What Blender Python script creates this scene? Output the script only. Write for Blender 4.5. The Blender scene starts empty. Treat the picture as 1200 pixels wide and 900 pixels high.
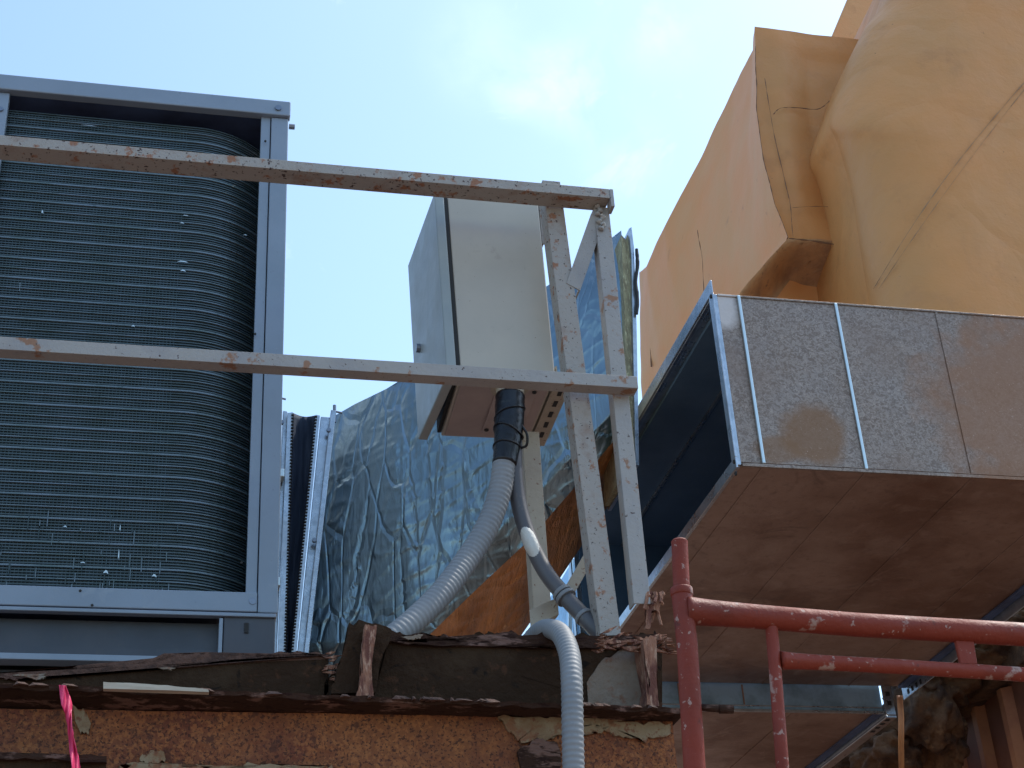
import bpy, bmesh, math, random
import numpy as np
from mathutils import Vector, Matrix, noise
random.seed(7)
S = bpy.context.scene
# ------------------------------------------------------------------ camera
F = 1830.0                                    # focal length in photo pixels (photo is 1200 wide)
def nrm(v):
    v = np.array(v, float); return v/np.linalg.norm(v)
AZ = nrm([-200, 3170, -F]); AY = np.array([-456., -1050., -F]); AY = nrm(AY-AZ*(AY@AZ)); AX = np.cross(AY, AZ)
M3 = np.array([AX, AY, AZ])
CAM = Vector((0, 0, 1.6))
cd = bpy.data.cameras.new('camera'); cam = bpy.data.objects.new('camera', cd); S.collection.objects.link(cam)
cd.sensor_width = 36; cd.lens = 36*F/1200; cd.clip_start = 0.05; cd.clip_end = 5000
mm = Matrix([list(r) for r in M3]).to_4x4(); mm.translation = CAM; cam.matrix_world = mm
S.camera = cam
# ------------------------------------------------------------------ light
SUN_EL, SUN_AZ = math.radians(58), math.radians(74)      # azimuth from +Y towards +X
w = bpy.data.worlds.new('World'); S.world = w; w.use_nodes = True
nt = w.node_tree; N = nt.nodes; L = nt.links
bg = N['Background']; bg.inputs[1].default_value = 0.15
sky = N.new('ShaderNodeTexSky'); sky.sky_type = 'NISHITA'; sky.sun_disc = False
sky.sun_elevation = SUN_EL; sky.sun_rotation = SUN_AZ; sky.air_density = 1.0; sky.dust_density = 1.3; sky.ozone_density = 1.0
tc = N.new('ShaderNodeTexCoord'); mp = N.new('ShaderNodeMapping'); mp.inputs['Scale'].default_value = (3.2, 3.2, 5.0); mp.inputs['Location'].default_value = (1.35, 0.4, 0.9)
n1 = N.new('ShaderNodeTexNoise'); n1.inputs['Scale'].default_value = 2.2; n1.inputs['Detail'].default_value = 9; n1.inputs['Roughness'].default_value = 0.62; n1.inputs['Distortion'].default_value = .4
r1 = N.new('ShaderNodeMapRange'); r1.inputs[1].default_value = .60; r1.inputs[2].default_value = .80; r1.inputs[4].default_value = .25
mx = N.new('ShaderNodeMixRGB'); mx.inputs[2].default_value = (7.2, 7.6, 8.0, 1)
L.new(tc.outputs['Generated'], mp.inputs[0]); L.new(mp.outputs[0], n1.inputs[0]); L.new(n1.outputs[0], r1.inputs[0]); 
def patch(px, py, r0, r1_):
    d = CAM*0+Vector(M3 @ np.array([px-600., 450.-py, -F])).normalized()
    dt_ = N.new('ShaderNodeVectorMath'); dt_.operation = 'DISTANCE'; dt_.inputs[1].default_value = d
    L.new(tc.outputs['Generated'], dt_.inputs[0]); m_ = N.new('ShaderNodeMapRange'); m_.interpolation_type = 'SMOOTHSTEP'
    m_.inputs[1].default_value = r0; m_.inputs[2].default_value = 0; m_.inputs[3].default_value = 0; m_.inputs[4].default_value = r1_; L.new(dt_.outputs['Value'], m_.inputs[0]); return m_.outputs[0]
acc = r1.outputs[0]
n2 = N.new('ShaderNodeTexNoise'); n2.inputs['Scale'].default_value = 11; n2.inputs['Detail'].default_value = 10; n2.inputs['Roughness'].default_value = .6; n2.inputs['Distortion'].default_value = .3; L.new(tc.outputs['Generated'], n2.inputs[0])
for a_ in ((672, 98, .045, .26), (770, 25, .045, .20), (612, 100, .03, .16), (730, 178, .04, .12), (560, 60, .05, .10)):
    sm = N.new('ShaderNodeMath'); sm.operation = 'ADD'; q_ = N.new('ShaderNodeMapRange'); q_.inputs[1].default_value = .40; q_.inputs[2].default_value = .68; L.new(n2.outputs[0], q_.inputs[0])
    pm = N.new('ShaderNodeMath'); pm.operation = 'MULTIPLY'; L.new(patch(*a_), pm.inputs[0]); L.new(q_.outputs[0], pm.inputs[1])
    L.new(acc, sm.inputs[0]); L.new(pm.outputs[0], sm.inputs[1]); sm.use_clamp = True; acc = sm.outputs[0]
L.new(acc, mx.inputs[0])
tn = N.new('ShaderNodeMixRGB'); tn.blend_type = 'MULTIPLY'; tn.inputs[0].default_value = 1; tn.inputs[2].default_value = (1.0, 1.085, 1.06, 1); L.new(sky.outputs[0], tn.inputs[1]); L.new(tn.outputs[0], mx.inputs[1]); L.new(mx.outputs[0], bg.inputs[0])
sl = bpy.data.lights.new('sun', 'SUN'); so = bpy.data.objects.new('sun', sl); S.collection.objects.link(so)
sl.energy = 1.7; sl.angle = math.radians(.55); sl.color = (1, .95, .87)
sd = Vector((math.sin(SUN_AZ)*math.cos(SUN_EL), math.cos(SUN_AZ)*math.cos(SUN_EL), math.sin(SUN_EL)))
so.rotation_euler = sd.to_track_quat('Z', 'Y').to_euler(); so.location = (5, 5, 12)
S.view_settings.view_transform = 'Standard'; S.view_settings.look = 'None'; S.view_settings.gamma = 1
S.view_settings.use_curve_mapping = False; S.view_settings.exposure = 1.05
try: S.cycles.max_bounces = 8; S.cycles.diffuse_bounces = 4
except Exception: pass

# ------------------------------------------------------------------ measuring helpers: photo pixel -> point on a world plane
def ray(x, y): return Vector(M3 @ np.array([x-600., 450.-y, -F]))
def PY(x, y, v): r = ray(x, y); return CAM+r*((v-CAM.y)/r.y)
def PX(x, y, v): r = ray(x, y); return CAM+r*((v-CAM.x)/r.x)
def PZ(x, y, v): r = ray(x, y); return CAM+r*((v-CAM.z)/r.z)
V = Vector
def lerp(a, b, t): return a+(b-a)*t
def curve(pts, t):                              # piecewise linear on list of tuples, t in 0..1 by index
    s = t*(len(pts)-1); i = min(int(s), len(pts)-2); k = s-i
    return tuple(a+(b-a)*k for a, b in zip(pts[i], pts[i+1]))
def smooth(pts, n):                             # catmull-rom through Vectors
    out = []; P = [pts[0]*2-pts[1]]+pts+[pts[-1]*2-pts[-2]]
    for i in range(1, len(P)-2):
        for k in range(n):
            t = k/n; a, b, c, d = P[i-1], P[i], P[i+1], P[i+2]
            out.append(.5*((2*b)+(c-a)*t+(2*a-5*b+4*c-d)*t*t+(3*b-a-3*c+d)*t**3))
    out.append(pts[-1]); return out

# ------------------------------------------------------------------ materials
TONE = {'grey_enamel': (.73, .77, .77), 'grey_paint_rust': (.72, .73, .72), 'grey_paint_heavy_rust': (.74, .75, .75), 'cream_paint_rust': (.72, .70, .68), 'cabinet_enamel': (.78, .74, .69), 'door_enamel': (.66, .68, .68),
 'cabinet_underside': (.98, 1.0, 1.02), 'grey_plastic': (.46, .47, .48), 'sheet_underside': (1.12, 1.15, 1.18), 'tan_coating': (.98, .75, .50), 'orange_coating': (1.08, .91, .66),
 'spangled_sheet': (1.0, .82, .70), 'shroud': (.6, .7, .9), 'galvanized': (.9, .9, .9), 'rusted_web': (.95, .9, .85), 'dark_grey_plastic': (.38, .37, .38), 'base_enamel': (.45, .47, .52)}
def mat(name, base, rough=.5, metal=0., layers=(), bump=(), stretch=(1, 1, 1), rot=(0, 0, 0), rough_var=0, spec=.5):
    """layers: (kind, scale, lo, hi, colour, detail[, amount]) ; bump: (kind, scale, strength, detail)"""
    k_ = TONE.get(name, (1, 1, 1)); base = tuple(a*c for a, c in zip(base, k_)); layers = [(*l[:4], tuple(a*c for a, c in zip(l[4], k_)), *l[5:]) for l in layers]
    m = bpy.data.materials.new(name); m.use_nodes = True; nt = m.node_tree; N = nt.nodes; L = nt.links
    b = N['Principled BSDF']; b.inputs['Roughness'].default_value = rough; b.inputs['Metallic'].default_value = metal
    b.inputs['Specular IOR Level'].default_value = spec
    tc = N.new('ShaderNodeTexCoord'); mp = N.new('ShaderNodeMapping'); mp.inputs['Scale'].default_value = stretch; mp.inputs['Rotation'].default_value = rot
    L.new(tc.outputs['Object'], mp.inputs[0])
    def tex(kind, scale, detail, seed):
        if kind == 'blob':                               # a placed patch (stain, painted reflection or painted glint): scale = (cx, cz, rx, rz)
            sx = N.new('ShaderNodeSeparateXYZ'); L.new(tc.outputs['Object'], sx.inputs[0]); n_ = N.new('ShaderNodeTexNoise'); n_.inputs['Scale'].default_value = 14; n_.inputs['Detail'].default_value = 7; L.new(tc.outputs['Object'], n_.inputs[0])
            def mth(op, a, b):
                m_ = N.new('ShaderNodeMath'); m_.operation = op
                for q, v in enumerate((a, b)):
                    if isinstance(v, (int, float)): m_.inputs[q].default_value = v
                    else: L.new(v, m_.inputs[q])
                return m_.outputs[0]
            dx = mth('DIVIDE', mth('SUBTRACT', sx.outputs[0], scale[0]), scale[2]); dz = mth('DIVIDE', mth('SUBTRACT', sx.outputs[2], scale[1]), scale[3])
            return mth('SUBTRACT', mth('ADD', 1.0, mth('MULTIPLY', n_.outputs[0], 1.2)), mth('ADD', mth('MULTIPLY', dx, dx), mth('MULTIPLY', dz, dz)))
        if kind.startswith('v'):
            t = N.new('ShaderNodeTexVoronoi'); t.inputs['Scale'].default_value = scale
            if kind == 'vedge':
                t.feature = 'DISTANCE_TO_EDGE'
                d = N.new('ShaderNodeTexNoise'); d.inputs['Scale'].default_value = scale*.7; d.inputs['Detail'].default_value = 3
                ad = N.new('ShaderNodeVectorMath'); ad.operation = 'MULTIPLY_ADD'; ad.inputs[1].default_value = (.9/scale,)*3
                L.new(mp.outputs[0], d.inputs[0]); L.new(d.outputs[1], ad.inputs[0]); L.new(mp.outputs[0], ad.inputs[2]); L.new(ad.outputs[0], t.inputs[0])
            else: L.new(mp.outputs[0], t.inputs[0])
            return t.outputs['Distance'] if kind != 'vcol' else t.outputs['Color']
        t = N.new('ShaderNodeTexNoise'); t.inputs['Scale'].default_value = scale; t.inputs['Detail'].default_value = detail
        t.inputs['Roughness'].default_value = .62
        if kind == 'nd': t.inputs['Distortion'].default_value = 1.5
        of = N.new('ShaderNodeVectorMath'); of.operation = 'ADD'; of.inputs[1].default_value = (seed*1.37, seed*2.11, seed*.73)
        if kind == 'nraw': L.new(tc.outputs['Object'], of.inputs[0])
        else: L.new(mp.outputs[0], of.inputs[0])
        L.new(of.outputs[0], t.inputs[0])
        return t.outputs[0]
    col = None
    for i, l in enumerate(layers):
        o = tex(l[0], l[1], l[5] if len(l) > 5 else 4, i+1)
        r = N.new('ShaderNodeMapRange'); r.inputs[1].default_value = l[2]; r.inputs[2].default_value = l[3]
        r.inputs[4].default_value = l[6] if len(l) > 6 else 1
        L.new(o, r.inputs[0])
        x = N.new('ShaderNodeMixRGB'); x.inputs[2].default_value = (*l[4], 1); L.new(r.outputs[0], x.inputs[0])
        if col is None: x.inputs[1].default_value = (*base, 1)
        else: L.new(col, x.inputs[1])
        col = x.outputs[0]
    if col is None: b.inputs['Base Color'].default_value = (*base, 1)
    else: L.new(col, b.inputs['Base Color'])
    prev = None
    for i, (k, s, st, d) in enumerate(bump):
        o = tex(k, s, d, 20+i); bp = N.new('ShaderNodeBump'); bp.inputs['Strength'].default_value = st; bp.inputs['Distance'].default_value = min(.02, .6/s)
        if k == 'vedge':
            r = N.new('ShaderNodeMapRange'); r.inputs[2].default_value = .12; L.new(o, r.inputs[0]); o = r.outputs[0]
        L.new(o, bp.inputs['Height'])
        if prev: L.new(prev, bp.inputs['Normal'])
        prev = bp.outputs[0]
    if prev: L.new(prev, b.inputs['Normal'])
    if rough_var:
        o = tex('n', 9, 4, 40); r = N.new('ShaderNodeMapRange'); r.inputs[1].default_value = .3; r.inputs[2].default_value = .7
        r.inputs[3].default_value = rough-rough_var; r.inputs[4].default_value = rough+rough_var
        L.new(o, r.inputs[0]); L.new(r.outputs[0], b.inputs['Roughness'])
    return m
RUST = (.20, .065, .022); DRUST = (.055, .022, .014)
m_ground = mat('ground_mat', (.22, .15, .11), .9, layers=[('n', .6, .4, .6, (.15, .095, .07), 5), ('n', 8, .5, .7, (.20, .13, .09), 5)], bump=[('n', 6, .4, 6)])
m_acpaint = mat('grey_enamel', (.30, .35, .43), .42, .1, layers=[('n', 3, .45, .75, (.25, .30, .37), 5), ('n', 60, .66, .74, (.20, .22, .25), 4, .6), ('nd', 11, .62, .72, (.36, .40, .46), 5, .5)], bump=[('n', 120, .04, 2)], rough_var=.08)
m_acbase = mat('base_enamel', (.095, .11, .13), .5, .1, layers=[('n', 5, .45, .7, (.13, .13, .14), 5), ('n', 40, .6, .75, (.16, .15, .14), 4, .5)], rough_var=.08)
m_cavity = mat('shroud', (.10, .14, .22), .6, layers=[('n', 6, .4, .7, (.06, .075, .12), 4)])
m_coil = mat('coil_fins', (.036, .066, .076), .5, .25, layers=[('n', 3, .45, .65, (.036, .060, .058), 5), ('n', 16, .55, .72, (.02, .04, .055), 5, .8), ('n', 90, .66, .76, (.10, .14, .14), 3, .7)], stretch=(1, 1, 1))
m_tube = mat('coil_tube', (.14, .19, .225), .45, .3, layers=[('n', 7, .42, .62, (.09, .135, .14), 5), ('n', 40, .6, .7, (.06, .10, .11), 4, .8)])
m_wire = mat('fin_wire', (.060, .095, .115), .5, .2, layers=[('n', 12, .42, .62, (.042, .070, .078), 5)])
m_white = mat('scratch_metal', (.55, .62, .62), .3, .7)
m_screw = mat('screw_metal', (.20, .22, .26), .35, .8)
m_galv = mat('galvanized', (.40, .44, .48), .3, .85, layers=[('vcol', 60, .2, .8, (.55, .58, .62), 2, .6), ('n', 14, .5, .75, (.25, .27, .29), 5, .7)], bump=[('n', 90, .12, 4)], rough_var=.1)
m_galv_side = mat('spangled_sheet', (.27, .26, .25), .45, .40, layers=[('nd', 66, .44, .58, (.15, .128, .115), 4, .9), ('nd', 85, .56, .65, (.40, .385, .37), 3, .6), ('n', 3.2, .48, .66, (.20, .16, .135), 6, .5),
    ('blob', (-.39, .12, .11, .11), .35, 1.05, (.20, .12, .06), 5, .85), ('blob', (-.52, .06, .08, .05), .35, 1.05, (.20, .12, .06), 5, .7), ('blob', (.62, .22, .62, .46), .40, .95, (.25, .14, .075), 5, .78), ('nd', 140, .66, .70, (.5, .47, .43), 2, .5), ('blob', (-.62, .56, .05, .08), .3, 1.2, (.60, .64, .68), 4, .8)], bump=[('nd', 60, .10, 3), ('n', 7, .08, 3)], stretch=(1, 1, 1.15), rough_var=.1)  # two brown stains; orange reflection at right and glint by open end painted in
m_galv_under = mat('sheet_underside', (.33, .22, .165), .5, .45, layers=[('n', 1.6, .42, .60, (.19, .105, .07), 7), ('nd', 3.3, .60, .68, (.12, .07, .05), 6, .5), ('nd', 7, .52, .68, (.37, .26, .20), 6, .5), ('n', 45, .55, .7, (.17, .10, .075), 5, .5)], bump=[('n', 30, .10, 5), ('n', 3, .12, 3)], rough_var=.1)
m_blue = mat('blue_sheet', (.34, .56, .76), .45, .6, layers=[('n', 6, .45, .7, (.15, .26, .36), 5)], bump=[('n', 12, .12, 3)])
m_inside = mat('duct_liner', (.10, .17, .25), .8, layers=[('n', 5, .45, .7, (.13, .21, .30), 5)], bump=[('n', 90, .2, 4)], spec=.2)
m_foil = mat('crinkled_foil', (.20, .265, .30), .33, 1., layers=[('n', 4, .45, .7, (.155, .21, .24), 4)],
             bump=[('vedge', 5, .10, 2), ('vedge', 20, .07, 2), ('nd', 40, .14, 5)], stretch=(1, 1, .22), rot=(0, 1.05, 0), rough_var=.07)
def second_creases(m):
    # a second crease family running the other way
    nt = m.node_tree; N = nt.nodes; L = nt.links; tc = N.new('ShaderNodeTexCoord'); mp = N.new('ShaderNodeMapping'); mp.inputs['Rotation'].default_value = (0, -.25, .2); mp.inputs['Scale'].default_value = (1, 1, .22)
    d = N.new('ShaderNodeTexNoise'); d.inputs['Scale'].default_value = 5; ad = N.new('ShaderNodeVectorMath'); ad.operation = 'MULTIPLY_ADD'; ad.inputs[1].default_value = (.12, .12, .12)
    v = N.new('ShaderNodeTexVoronoi'); v.feature = 'DISTANCE_TO_EDGE'; v.inputs['Scale'].default_value = 13
    r = N.new('ShaderNodeMapRange'); r.inputs[2].default_value = .07; bp = N.new('ShaderNodeBump'); bp.inputs['Strength'].default_value = .35; bp.inputs['Distance'].default_value = .012
    L.new(tc.outputs['Object'], mp.inputs[0]); L.new(mp.outputs[0], d.inputs[0]); L.new(d.outputs[1], ad.inputs[0]); L.new(mp.outputs[0], ad.inputs[2]); L.new(ad.outputs[0], v.inputs[0]); L.new(v.outputs['Distance'], r.inputs[0]); L.new(r.outputs[0], bp.inputs['Height'])
    b = N['Principled BSDF']; old = b.inputs['Normal'].links[0].from_socket; L.new(old, bp.inputs['Normal']); L.new(bp.outputs[0], b.inputs['Normal'])
second_creases(m_foil)
m_foil_under = mat('orange_reflection_foil', (.95, .46, .19), .36, .6, layers=[('n', 4, .45, .7, (.52, .22, .09), 5), ('n', 2, .55, .7, (.40, .30, .24), 5, .6)],  # orange reflection under the foil duct is put into the base colour
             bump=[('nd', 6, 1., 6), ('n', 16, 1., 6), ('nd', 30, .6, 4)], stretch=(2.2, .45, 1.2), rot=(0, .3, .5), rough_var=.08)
m_wool = mat('glass_wool', (.36, .33, .20), .95, layers=[('n', 25, .4, .6, (.24, .21, .13), 6), ('n', 60, .55, .7, (.6, .58, .36), 4)], bump=[('n', 70, .8, 5)], stretch=(3, 3, .6))
m_canvas = mat('black_canvas', (.022, .034, .060), .75, spec=.2, layers=[('n', 9, .45, .7, (.04, .055, .085), 4)], bump=[('n', 5, .6, 3)], stretch=(4, 4, .5))
PA = (.43, .40, .375)
m_paint = mat('grey_paint_rust', PA, .5, layers=[('n', 6, .45, .7, (.36, .34, .34), 5), ('n', 17, .60, .65, (.34, .15, .06), 8, .9), ('n', 90, .655, .69, (.07, .03, .02), 4)], bump=[('n', 60, .25, 5)], rough_var=.08)
m_paint_rusty = mat('grey_paint_heavy_rust', (.42, .38, .34), .6, layers=[('n', 9, .56, .68, (.34, .25, .20), 6), ('n', 24, .57, .63, (.34, .13, .05), 8, .9), ('n', 80, .61, .65, (.06, .025, .018), 4)], bump=[('n', 50, .4, 6)], rough_var=.08)
m_cream = mat('cream_paint_rust', (.52, .46, .36), .5, layers=[('n', 6, .45, .7, (.44, .38, .30), 5), ('n', 70, .63, .67, (.22, .09, .04), 4)], bump=[('n', 60, .2, 5)])
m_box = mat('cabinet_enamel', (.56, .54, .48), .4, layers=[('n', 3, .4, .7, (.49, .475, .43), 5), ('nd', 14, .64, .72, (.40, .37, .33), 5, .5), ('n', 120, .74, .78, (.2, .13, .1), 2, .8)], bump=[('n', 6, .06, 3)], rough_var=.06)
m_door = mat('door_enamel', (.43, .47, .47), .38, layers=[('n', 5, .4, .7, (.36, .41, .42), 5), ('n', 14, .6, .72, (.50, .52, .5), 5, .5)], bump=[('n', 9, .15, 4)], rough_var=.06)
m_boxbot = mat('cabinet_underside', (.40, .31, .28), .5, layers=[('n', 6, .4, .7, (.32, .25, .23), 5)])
m_gasket = mat('gasket', (.02, .02, .02), .8)
m_conduit = mat('grey_plastic', (.47, .47, .47), .6, layers=[('n', 6, .4, .7, (.38, .40, .42), 5), ('n', 40, .6, .75, (.28, .27, .26), 5, .5)])
m_conduit_d = mat('dark_grey_plastic', (.20, .205, .225), .5, layers=[('n', 9, .4, .7, (.26, .25, .25), 5), ('n', 40, .62, .7, (.36, .33, .29), 4, .6)])
m_tape = mat('black_tape', (.008, .009, .012), .28, layers=[('n', 20, .5, .7, (.015, .016, .02), 4)], bump=[('nd', 22, .25, 4)], spec=.35)
m_patch = mat('pale_patch', (.56, .56, .52), .6, bump=[('n', 30, .4, 4)])
m_redpaint = mat('red_oxide_paint', (.205, .031, .0155), .6, spec=.3, layers=[('n', 7, .45, .7, (.150, .024, .013), 5), ('n', 15, .61, .65, (.36, .25, .21), 8, .8), ('n', 70, .64, .68, (.36, .24, .20), 3, .8), ('n', 30, .63, .68, (.08, .02, .015), 5, .7)], bump=[('n', 40, .25, 5)], rough_var=.1)
m_web = mat('rusted_web', (.22, .078, .030), .92, layers=[('n', 4, .42, .60, (.15, .045, .024), 6), ('nraw', 1.1, .45, .6, (.28, .11, .035), 5, .6), ('n', 80, .49, .55, (.40, .16, .055), 5, .5), ('nd', 1.8, .48, .60, (.14, .042, .022), 7, .7), ('n', 150, .55, .60, (.05, .018, .012), 3, .85), ('nraw', 3.2, .60, .64, (.34, .27, .17), 8, .8), ('n', 30, .60, .66, (.08, .03, .018), 5, .8)], bump=[('n', 55, .9, 5), ('n', 12, .5, 5)])
m_dark = mat('dark_corroded_steel', (.036, .021, .013), .97, spec=.08, layers=[('n', 9, .48, .65, (.050, .031, .019), 6), ('n', 26, .60, .68, (.09, .042, .024), 5, .6), ('nd', 14, .60, .68, (.016, .012, .010), 5)], bump=[('n', 40, .8, 6)])
m_lip = mat('flaking_rust', (.045, .024, .017), .95, spec=.1, layers=[('n', 22, .54, .62, (.17, .10, .08), 6), ('n', 50, .55, .62, (.03, .015, .012), 5)], bump=[('n', 60, .9, 5)], stretch=(.5, 1, 1.5))
m_flake = mat('rust_flake', (.10, .050, .034), .9, layers=[('n', 30, .46, .6, (.05, .025, .018), 6)], bump=[('n', 60, .8, 5)])
m_stiff = mat('stiffener_rust', (.30, .14, .085), .9, layers=[('n', 14, .46, .6, (.13, .045, .03), 6), ('n', 40, .55, .65, (.42, .25, .17), 5)], bump=[('n', 40, .9, 6)], stretch=(2.5, 2.5, .7))
m_endplate = mat('end_plate_patina', (.22, .18, .14), .85, layers=[('n', 5, .45, .6, (.20, .15, .11), 6), ('n', 30, .55, .66, (.20, .09, .05), 5, .7)], bump=[('n', 40, .6, 6)])
OR = (.60, .345, .155)
m_orange = mat('tan_coating', OR, .62, layers=[('n', 1.3, .42, .62, (.54, .33, .155), 4), ('n', 4, .58, .72, (.42, .245, .12), 7, .55), ('nd', 2.2, .56, .7, (.50, .30, .15), 7, .6), ('n', 30, .70, .76, (.16, .09, .05), 4, .7)], bump=[('vedge', 1.3, .25, 2), ('n', 3, .5, 5), ('nd', 9, .14, 5), ('n', 60, .12, 4)], rough_var=.06)
m_orange_l = mat('orange_coating', (.62, .31, .135), .6, layers=[('n', 1.5, .42, .62, (.58, .33, .16), 4), ('nd', 3, .64, .76, (.34, .17, .08), 6, .7)], bump=[('n', 2.5, .5, 5), ('nd', 8, .14, 5), ('n', 60, .12, 4)])
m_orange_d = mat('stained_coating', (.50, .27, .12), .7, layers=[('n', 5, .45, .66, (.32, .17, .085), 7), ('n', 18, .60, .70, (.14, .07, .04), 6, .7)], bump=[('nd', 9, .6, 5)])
m_crease = mat('crack_tar', (.19, .10, .05), .8)
m_crease_t = mat('coating_seam', (.34, .20, .10), .8)
m_foam = mat('dirty_foam', (.14, .066, .027), .95, layers=[('n', 6, .42, .6, (.05, .022, .010), 6), ('n', 20, .58, .70, (.26, .14, .06), 5, .6)], bump=[('n', 14, .9, 6), ('n', 50, .4, 4)])
m_wall = mat('brown_cladding', (.20, .072, .034), .75, layers=[('n', 4, .45, .65, (.13, .045, .022), 5)])
m_rib = mat('cladding_rib', (.40, .16, .065), .7, layers=[('n', 5, .45, .65, (.28, .10, .045), 5)])
m_strap = mat('orange_strap', (.50, .20, .06), .6, layers=[('n', 12, .45, .65, (.34, .12, .04), 5)])
m_pink = mat('pink_ribbon', (.62, .03, .12), .55, layers=[('n', 12, .45, .65, (.62, .02, .09), 3)])
m_stick = mat('pale_wood', (.46, .42, .34), .7, layers=[('n', 20, .45, .65, (.34, .29, .22), 5)], stretch=(.3, 2, 2))
m_black = mat('black_cord', (.012, .012, .014), .7)

# ------------------------------------------------------------------ object helpers
LINK = S.collection.objects.link
def tag(o, label=None, cat=None, group=None, kind=None):
    if label: o['label'] = label
    if cat: o['category'] = cat
    if group: o['group'] = group
    if kind: o['kind'] = kind
    return o
def thing(name, label, cat, loc, group=None):
    o = bpy.data.objects.new(name, None); LINK(o); o.location = loc; o.empty_display_size = .1
    return tag(o, label, cat, group)
def root_loc(p):
    l = V((0, 0, 0))
    while p: l += p.location; p = p.parent
    return l
def obj1(name, bm, m, parent=None, bevel=0, smoothf=False, loc=None, recalc=True):
    if recalc: bmesh.ops.recalc_face_normals(bm, faces=bm.faces)
    base = root_loc(parent) if parent else (V(loc) if loc is not None else V((0, 0, 0)))
    bmesh.ops.translate(bm, verts=bm.verts, vec=-base)
    me = bpy.data.meshes.new(name); bm.to_mesh(me); bm.free()
    for x in (m if isinstance(m, (list, tuple)) else [m]): me.materials.append(x)
    if smoothf: me.polygons.foreach_set('use_smooth', [True]*len(me.polygons))
    o = bpy.data.objects.new(name, me); LINK(o)
    if parent: o.parent = parent
    else: o.location = base
    if bevel:
        b = o.modifiers.new('bevel', 'BEVEL'); b.width = bevel; b.segments = 2; b.limit_method = 'ANGLE'; b.angle_limit = math.radians(40)
    return o
SPLIT = {'screw', 'rivet', 'clip', 'bolt', 'standing_seam', 'bent_fin', 'crack', 'edge_seam', 'crease', 'slot', 'cross_seam', 'bolt_hole', 'rust_layer', 'paint_flake', 'liner_seam', 'flake'}
def islands(bm):
    left = set(bm.verts); out = []
    while left:
        st = [left.pop()]; comp = set(st)
        while st:
            v = st.pop()
            for e in v.link_edges:
                q = e.other_vert(v)
                if q in left: left.discard(q); comp.add(q); st.append(q)
        out.append(comp)
    return out
def obj(name, bm, m, parent=None, bevel=0, **k):
    k['bevel'] = bevel
    if name in SPLIT and parent:
        isl = islands(bm); last = None
        if len(isl) > 1:
            for c in isl:
                nb = bmesh.new(); mp_ = {v: nb.verts.new(v.co) for v in c}
                for f in {f for v in c for f in v.link_faces}: nb.faces.new([mp_[v] for v in f.verts])
                last = obj1(name, nb, m, parent, **k)
            bm.free(); return last
    return obj1(name, bm, m, parent, **k)
def B(): return bmesh.new()
def hexa(bm, c, mi=0):                           # 8 corners: bottom ring 4, top ring 4
    v = [bm.verts.new(p) for p in c]
    fs = [(0, 1, 2, 3), (7, 6, 5, 4), (0, 4, 5, 1), (1, 5, 6, 2), (2, 6, 7, 3), (3, 7, 4, 0)]
    for f in fs: q = bm.faces.new([v[i] for i in f]); q.material_index = mi
    return bm
def box(bm, x0, x1, y0, y1, z0, z1, mi=0):
    return hexa(bm, [(x0, y0, z0), (x1, y0, z0), (x1, y1, z0), (x0, y1, z0), (x0, y0, z1), (x1, y0, z1), (x1, y1, z1), (x0, y1, z1)], mi)
def bar(bm, a, b, u, v):                         # prism from a to b, cross-section edges u and v starting at the path
    return hexa(bm, [a, a+u, a+u+v, a+v, b, b+u, b+u+v, b+v])
def prism(bm, pts, t, mi=0):
    n = len(pts); a = [bm.verts.new(p) for p in pts]; c = [bm.verts.new(p+t) for p in pts]
    fs = [bm.faces.new(a), bm.faces.new(c[::-1])]
    for i in range(n): fs.append(bm.faces.new([a[i], c[i], c[(i+1) % n], a[(i+1) % n]]))
    for f in fs: f.material_index = mi
    bmesh.ops.triangulate(bm, faces=fs[:2]); return bm
def tube(bm, path, rad, n=16, closed_ends=True):
    rings = []; prev = None; up = V((0, 0, 1))
    for i, p in enumerate(path):
        d = (path[min(i+1, len(path)-1)]-path[max(i-1, 0)]).normalized()
        if prev is None:
            a = d.cross(V((0, 1, 0)) if abs(d.y) < .9 else V((1, 0, 0))).normalized()
        else: a = (prev-d*prev.dot(d)).normalized()
        prev = a; b = d.cross(a); r = rad(i) if callable(rad) else rad
        rings.append([bm.verts.new(p+(a*math.cos(2*math.pi*k/n)+b*math.sin(2*math.pi*k/n))*r) for k in range(n)])
    for i in range(len(rings)-1):
        for k in range(n): bm.faces.new([rings[i][k], rings[i][(k+1) % n], rings[i+1][(k+1) % n], rings[i+1][k]])
    if closed_ends: bm.faces.new(rings[0][::-1]); bm.faces.new(rings[-1])
    return bm
def resample(path, step):
    out = [path[0]]; acc = 0
    for i in range(1, len(path)):
        a, b = path[i-1], path[i]; d = (b-a).length
        while acc+d >= step:
            t = (step-acc)/d; a = a+(b-a)*t; out.append(a.copy()); d = (b-a).length; acc = 0
        acc += d
    return out
def grid(bm, fn, nu, nv, mi=0):
    vs = [[bm.verts.new(fn(i/nu, j/nv)) for j in range(nv+1)] for i in range(nu+1)]
    for i in range(nu):
        for j in range(nv): f = bm.faces.new([vs[i][j], vs[i+1][j], vs[i+1][j+1], vs[i][j+1]]); f.material_index = mi
    return vs
def rnd(a, b): return random.uniform(a, b)
def ragged(pts, n, amp, f=9, seed=0):            # densify pixel polyline and jitter it
    out = []
    for i in range(len(pts)-1):
        for k in range(n):
            t = k/n; x = lerp(pts[i][0], pts[i+1][0], t); y = lerp(pts[i][1], pts[i+1][1], t)
            q = noise.noise(V((x*f/100, y*f/100, seed)))+.6*noise.noise(V((x*f/28, y*f/28, seed+3)))+.35*noise.noise(V((x*f/9, y*f/9, seed+5)))
            out.append((x+amp*.3*q, y+amp*q))
    out.append(pts[-1]); return out
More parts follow.
